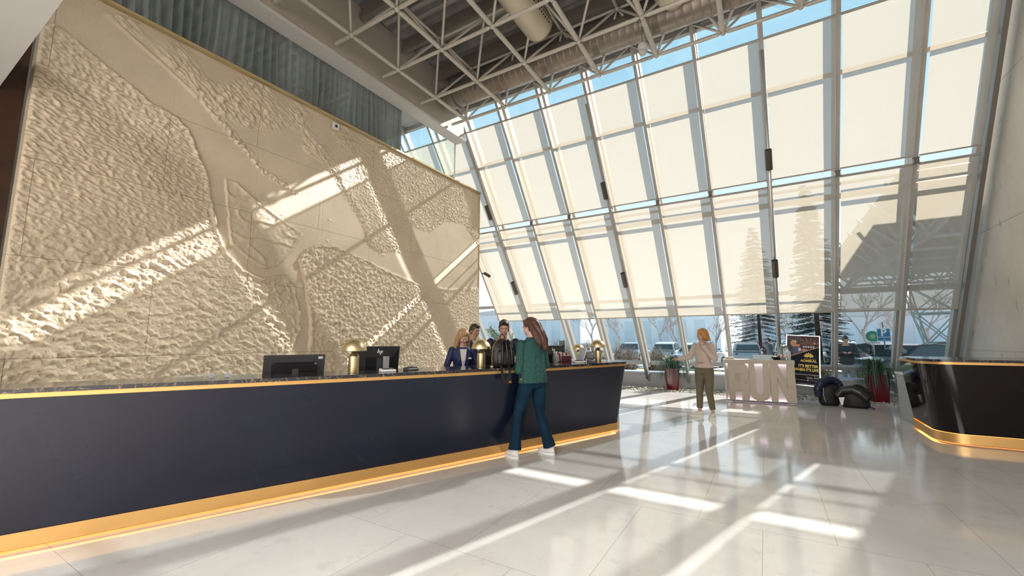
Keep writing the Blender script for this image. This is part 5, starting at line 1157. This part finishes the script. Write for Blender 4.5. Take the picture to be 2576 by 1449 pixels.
def tcopy(src,loc,rz,label,sc_=1):
    c=copy_tree(src); c.location=loc; c.rotation_euler=(0,0,rz); c['label']=label; c.scale=(sc_,)*3; return c
B2=bare_tree((-4.0,44,GZ),'bare brown tree between the white trainers woman and the RUN desk, far off',6.0,2,(.42,.35,.33))
tcopy(B2,(-7.6,44.5,GZ),1,'bare brown tree left of the woman in pale jacket, far off',1.0); tcopy(BT,(-10.7,52,GZ),2,'tall bare tree behind the plant left of the woman in pale jacket',.95)
tcopy(B2,(1.7,45.4,GZ),3,'bare brown tree behind the glass jar on RUN desk',1.05); tcopy(BT,(3.0,56,GZ),4,'large bare tree behind the poster stand',1.0); tcopy(B2,(-1.9,47,GZ),5,'bare brown tree right of the dark conifer, far off',.95)
tcopy(BT,(14.8,61,GZ),1.5,'tall bare tree seen through the white lattice pillar',1.15); tcopy(B2,(10.5,52,GZ),.5,'bare brown tree right of the parking sign',1.1); tcopy(B2,(5.6,50,GZ),2.2,'bare brown tree above the bags',1.1)
tcopy(B2,(-15,50,GZ),2.5,'bare brown tree seen beside the farthest brass lamps',1.2); tcopy(BT,(-20,54,GZ),.7,'tall bare tree seen left of the farthest brass lamps',1.0)
def conifer(loc,label,h,r,seed,col=((.20,.28,.27),(.26,.34,.31),(.34,.42,.37))):
    rr=random.Random(seed); t=thing('conifer',label,'tree',loc,group='dark conifers beside the car park'); MB().tube((0,0,0),(0,0,h*.97),.14,.02,n=8).build('trunk',mat('bark',(.16,.11,.07),.9),t)
    f=MB(); z=h*.05
    while z<h*.98:
        R=r*(1-(z/h))**.85+.08; nb=int(12+R*9)
        for k in range(nb):
            a=rr.uniform(0,2*PI); L=R*rr.uniform(.7,1.08); d=V((cos(a),sin(a),0)); l=V((-sin(a),cos(a),0)); p0=V((0,0,z+rr.uniform(-.1,.1))); m_=rr.choice((0,0,1,2))
            pts=[p0+d*(L*u)+V((0,0,-L*.30*u+.10*L*u*u)) for u in (.15,.4,.7,1)]
            w0=.12+.20*L
            for i in range(3):
                a0,a1=pts[i],pts[i+1]
                for s_ in (-1,1):
                    for q in range(3):
                        u=q/3; b0=a0.lerp(a1,u); tip=b0+l*s_*w0*rr.uniform(.7,1.3)+d*.12+V((0,0,-.08*rr.random()))
                        f.add([b0,b0+d*.15,tip],[(0,1,2)],m_)
        z+=h*.028
    f.build('needles',[mat('needle_%d'%i,c,.8) for i,c in enumerate(col)],t)
conifer((-.35,40.0,GZ),'dark conifer standing above the RUN desk beyond the car park',11.3,2.9,4)
conifer((2.35,26.6,GZ),'tall blue green conifer just right of the casino poster',10,1.65,6)
def bush(loc,label,r,h,seed,col,n=500,name='bush',group=None,cat='bush'):
    rr=random.Random(seed); t=thing(name,label,cat,loc,group=group); st=MB(); lf=MB()
    for k in range(n):
        a=rr.uniform(0,2*PI); u=rr.random()**.5; p=V((r*u*cos(a)*.4,r*u*sin(a)*.4,0)); e=V((r*u*cos(a),r*u*sin(a)*.8,h*rr.uniform(.45,1)*(1-.35*u*u))); st.path([p,p.lerp(e,.6)+V((rr.gauss(0,.04),rr.gauss(0,.04),.05)),e],.006,n=3,rs=[.008,.006,.003],cap=False)
        for j in range(7):
            c=p.lerp(e,rr.uniform(.5,1.05))+V([rr.gauss(0,.06) for _ in range(3)]); R=Euler([rr.uniform(0,6) for _ in range(3)]).to_matrix(); s=rr.uniform(.02,.045)
            lf.add([c+R@V(q) for q in ((-s,0,0),(0,s*.6,0),(s,0,0))],[(0,1,2)],rr.choice((0,1)))
    st.build('stems',mat('twig_brown',(.16,.11,.09),.9),t); lf.build('leaves',[mat(name+str(seed)+'a',col[0],.8),mat(name+str(seed)+'b',col[1],.8)],t); return t
bush((-.1,36.4,GZ),'dull red bush below the conifer above the RUN desk',1.1,1.9,3,((.26,.06,.07),(.30,.12,.12)),300)
H1=bush((-6.9,18.2,GZ),'dense brown hedge bush outside behind the two farthest brass lamps',1.0,1.75,5,((.40,.32,.29),(.50,.42,.38)),650,'hedge_bush','brown hedge outside the glass','hedge')
for k,(x,y,l) in enumerate(((-8.5,18.4,'brown hedge bush outside behind the badged monitor'),(-10.2,18.3,'brown hedge bush outside behind woman in green blouse'),(-5.5,18.6,'brown hedge bush outside just right of the farthest brass lamps'),(-12.0,18.4,'brown hedge bush outside behind the receptionist in open blazer'),(-4.2,19.6,'brown hedge bush outside left of the left red pot'))): tcopy(H1,(x,y,GZ),k*1.3,l,1.0-.05*k)
bush((3.1,19.6,GZ),'low yellow green shrub outside behind the dark red pot',.5,.55,9,((.40,.36,.12),(.28,.34,.10)),120,'low_shrub')
bush((1.7,20.0,GZ),'yellow grass tuft outside between poster and post',.45,.9,12,((.45,.38,.18),(.30,.30,.12)),120,'low_shrub2'.replace('2',''))
# parked cars
def car(loc,rz,label,col,kind='sedan'):
    t=thing('parked_car',label,'car',loc,rz,'cars in the car park')
    m=mat('car_%s'%''.join('%02x'%int(c*255) for c in col),col,.22,.25,.6,coat=.5); L=2.15
    low=[(-2.15,.32),(-2.1,.62),(-1.95,.80),(-1.35,.90),(1.05,.92),(1.75,.82),(2.08,.66),(2.15,.35),(1.9,.22),(-1.9,.22)]
    roof={'sedan':[(-1.45,.88),(-.95,1.36),(-.3,1.45),(.35,1.40),(1.05,.90)],'suv':[(-1.95,.85),(-1.75,1.45),(-.8,1.62),(.35,1.56),(1.0,.92)],'hatch':[(-1.9,.85),(-1.65,1.36),(-.7,1.48),(.35,1.42),(1.1,.90)]}[kind]
    def shell(prof,wb,wt,zt,nm,mm,bev=.05):
        b=MB(); n=len(prof); z0=min(p[1] for p in prof); z1=max(p[1] for p in prof)
        w=lambda z: wb+(wt-wb)*(z-z0)/(z1-z0)
        b.add([(x,-w(z),z) for x,z in prof]+[(x,w(z),z) for x,z in prof],[(i,n+i,n+(i+1)%n,(i+1)%n) for i in range(n)]+[tuple(range(n)),tuple(range(2*n-1,n-1,-1))]); return b.build(nm,mm,t,bevel=bev)
    shell(low,.86,.88,1,'car_body',m,.06); shell(roof,.80,.62,1,'roof_shell',m,.05)
    gl_=mat('car_glass',(.03,.05,.06),.05,0,.8); r=roof
    b=MB()
    for s_ in (-1,1):
        pts=[(x*.90-.02,.90+(z-.90)*.84+.035) for x,z in r]; z1=max(p[1] for p in r); 
        b.add([(x,s_*(.815-.185*(z-.88)/(z1-.88)+.006),z) for x,z in pts],[tuple(range(len(pts)))])
    for (a,c,sg) in ((r[0],r[1],-1),(r[-1],r[-2],1)):
        A=V((a[0],0,a[1])); C_=V((c[0],0,c[1])); nrm=V((sg*(C_.z-A.z),0,abs(C_.x-A.x))).normalized()*.012
        p0=A.lerp(C_,.15)+nrm; p1=A.lerp(C_,.88)+nrm; b.add([(p0.x,-.70,p0.z),(p0.x,.70,p0.z),(p1.x,.60,p1.z),(p1.x,-.60,p1.z)],[(0,1,2,3)])
    b.build('windows',gl_,t)
    for x in (-1.3,1.35):
        for s_ in (-1,1):
            wh=MB().tube((x,s_*.68,.33),(x,s_*.89,.33),.33,n=22).build('wheel',M_BLACK,t,autosmooth=.6); MB().tube((x,s_*.885,.33),(x,s_*.90,.33),.20,n=14).build('hubcap',M_LSTEEL,wh)
    for s_ in (-1,1): MB().sphere((2.06,s_*.62,.64),(.07,.16,.08),n=10,m=6).build('headlight',M_WHITE,t); MB().sphere((-2.09,s_*.66,.70),(.03,.07,.06),n=8,m=6).build('tail_light',mat('tail_red',(.35,.01,.01),.3),t); MB().sphere((.75,s_*.97,.95),(.07,.10,.06),n=8,m=6).build('side_mirror',m,t)
    return t
W_=(.62,.63,.64); cars=[((-3.3,26.6),80,'white car parked outside right of the woman in pale jacket',W_,'sedan'),((-1.2,33.6),95,'silver car in the far row left of the conifer',(.40,.42,.44),'hatch'),((1.3,33.6),88,'white car in the far row behind the glass jar',W_,'suv'),((-3.9,33.7),92,'pale grey car in the far row above left end of RUN desk',(.50,.51,.50),'suv'),((-6.4,33.8),90,'white estate in the far row behind woman in pale jacket',(.58,.58,.56),'hatch'),
 ((5.0,29.4),100,'dark red car beyond the blue parking sign',(.10,.02,.03),'hatch'),((5.0,22.4),205,'dark blue grey car in front of the blue parking sign',(.06,.08,.10),'sedan'),((7.3,26.8),195,'turquoise car seen through the white lattice pillar',(.10,.34,.31),'suv'),((8.3,31.5),180,'white car behind the turquoise car',W_,'sedan'),((13.2,30.5),185,'white hatchback beyond the lattice pillar near the concrete wall',W_,'hatch'),((4.0,34.0),90,'white van-like car in far row above the bags',W_,'suv'),((-9.0,33.6),90,'grey car in the far row behind left red pot',(.30,.31,.32),'sedan')]
for (x,y),rz,lab,c,k in cars: car((x,y,GZ),rad(rz),lab,c,k)
# signs
t=thing('parking_sign','blue P parking sign with wheelchair panel on a pole','sign',(4.60,24.9,GZ),rad(-8)); t.scale=(.85,.85,1)
b=MB(); b.path([(0,.03,0),(0,.03,2.4)],.03); b.build('pole',mat('sign_pole',(.16,.22,.26),.5),t)
MB().box((-.27,-.012,1.55),(.27,.0,2.12)).build('panel_border',M_WHITE,t); bl=mat('sign_blue',(.015,.16,.38),.4)
MB().box((-.25,-.016,1.74),(.25,-.012,2.10)).box((-.25,-.016,1.57),(.25,-.012,1.715)).build('blue_panel',bl,t)
b=MB(); text_mb(b,'P',.46,Matrix.Translation((0,-.018,1.92))@Matrix.Rotation(PI/2,4,'X'),.001,bold=.012); b.build('letter',M_WHITE,t)
b=MB(); T=lambda x,z: V((x,-.018,1.64+z)); b.path([T(.0,.055),T(.0,.0),T(.035,.0),T(.05,-.035)],.007,n=5); b.path([T(.03*cos(a)-.005,.03*sin(a)-.02) for a in [PI*.6+k*.35 for k in range(14)]],.005,n=5); b.sphere(T(0,.066),.011,n=8,m=6); b.build('wheelchair_mark',M_WHITE,t)
t=thing('round_sign','small round green sign on a short post left of the parking sign','sign',(4.6,27.2,GZ),rad(-8))
MB().tube((0,0,0),(0,0,1.55),.03).build('post',M_LSTEEL,t); MB().tube((0,-.02,1.78),(0,.02,1.78),.27,n=28).build('disc',mat('sign_green',(.05,.42,.24),.4),t); MB().tube((0,-.024,1.78),(0,-.02,1.78),.11,n=20).build('pale_centre',mat('pale_green',(.45,.65,.5),.4),t); MB().box((-.26,-.01,1.42),(.26,.01,1.50)).build('lower_plate',M_WHITE,t)
# person outside and walker
person('man in dark jacket and grey trousers standing outside behind the glass',(2.22,17.2,GZ),rad(175),1.72,M_SKIN,
  dict(fem=False,lean=5,hyaw=10,hpitch=22,hairm=H_DARK,**STAND,armL=((-.28,.10,1.13),(-.10,.32,1.22),(.4,1,.2),(0,0,-1),.6),armR=((.28,.10,1.13),(.10,.32,1.22),(-.4,1,.2),(0,0,-1),.6)),
  [top_garment('jacket',mat('charcoal_parka',(.03,.035,.04),.8),.035,.84,1.47,.02,(.075,.070,.062,.056),.93,voxel=.012),trousers(mat('grey_trousers',(.16,.18,.21),.8)),shoes(M_BLACK,M_DGREY),hair_cap(H_DARK,None,1.0)])
person('walker in grey coat outside above the RUN desk',(.20,25.8,GZ),rad(60),1.72,M_SKIN,
  dict(fem=False,lean=4,hyaw=0,hpitch=5,hairm=H_DARK,legL=((-.09,.16,.50),(-.10,.22,.085),(0,1,0)),legR=((.09,.0,.49),(.10,-.22,.10),(0,1,0)),armL=((-.26,-.05,1.13),(-.25,-.15,.90),(0,-.2,-1),(1,0,0),.4),armR=((.26,.06,1.13),(.25,.18,.92),(0,.2,-1),(-1,0,0),.4)),
  [top_garment('coat',mat('slate_coat',(.13,.15,.18),.8),.035,.84,1.47,.03,(.075,.070,.062,.056),.93,voxel=.012),trousers(mat('grey_trousers',(.16,.18,.21),.8)),shoes(M_BLACK,M_DGREY),hair_cap(H_DARK,None,1.0)])
# entrance canopy with its tubular frame and lattice pillar
can=thing('entrance_canopy','flat entrance canopy outside on white lattice tubes by the concrete wall','canopy',(3.3,13.9,4.1))
MB().box((0,0,1.35),(9,20,1.75)).build('roof_slab',mat('canopy_grey',(.30,.29,.27),.7),can)
tm=mat('white_lattice_tube',(.40,.46,.47),.5)
b=MB(); s_=1.9; nx,ny=4,9
for i in range(nx):
    for j in range(ny):
        p=V((.5+i*s_,.6+j*s_,0)); 
        if i<nx-1: b.tube(p,p+V((s_,0,0)),.05,n=6,cap=False)
        if j<ny-1: b.tube(p,p+V((0,s_,0)),.05,n=6,cap=False)
        for a in (-1,1):
            for c in (-1,1): b.tube(p,p+V((a*s_/2,c*s_/2,1.3)),.035,n=6,cap=False)
b.build('roof_lattice',tm,can)
pl=thing('lattice_pillar','white tubular lattice pillar outside near the dark end post','pillar',(6.75,26.2,GZ))
b=MB(); Hh=4.2; lev=[0,1.4,2.8,4.2]; rr_=[.12,.62,1.0,1.35]
P_=[[V((r*cos(a+k*.0),r*sin(a+k*.0),z)) for a in (.4,.4+PI/2,.4+PI,.4+3*PI/2)] for k,(z,r) in enumerate(zip(lev,rr_))]
for k in range(4):
    for i in range(4):
        if k: b.tube(P_[k][i],P_[k][(i+1)%4],.032,n=6)
        if k<3:
            b.tube(P_[k][i],P_[k+1][i],.034,n=6); b.tube(P_[k][i],P_[k+1][(i+1)%4],.026,n=6); b.tube(P_[k+1][i],P_[k][(i+1)%4],.026,n=6)
b.build('lattice',tm,pl); MB().box((-.3,-.3,0),(.3,.3,.12)).build('base_block',mat('kerb_stone',(.5,.5,.48),.8),pl)
# buildings far behind
for k,(x,y,wd,dp,h,lab,c) in enumerate(((-13,62,16,8,5.6,'long low pale building far behind the left red pot',(.72,.77,.80)),(12,75,30,8,5.0,'long low grey hall far behind the parking sign',(.62,.62,.65)),(-34,60,20,9,6,'low pale building far behind the brown hedge',(.70,.73,.77)))):
    t=thing('far_building',lab,'building',(x,y,GZ)); MB().box((-wd/2,0,0),(wd/2,dp,h)).build('walls',mat('far_wall%d'%k,c,.8),t)
    b=MB(); b.prism([(-wd/2-.3,h),(wd/2+.3,h),(wd/2+.1,h+.4),(0,h+1.1),(-wd/2-.1,h+.4)],-dp-.3,.3,M=Matrix.Rotation(PI/2,4,'X')); b.build('roof',mat('far_roof',(.55,.53,.53),.8),t)
    n=int(wd/2.4)
    for i in range(n):
        x0=-wd/2+.8+i*2.4; MB().box((x0,-.04,1.1),(x0+1.4,0,h-1.2)).build('window',mat('far_glass',(.55,.64,.69),.4),t)
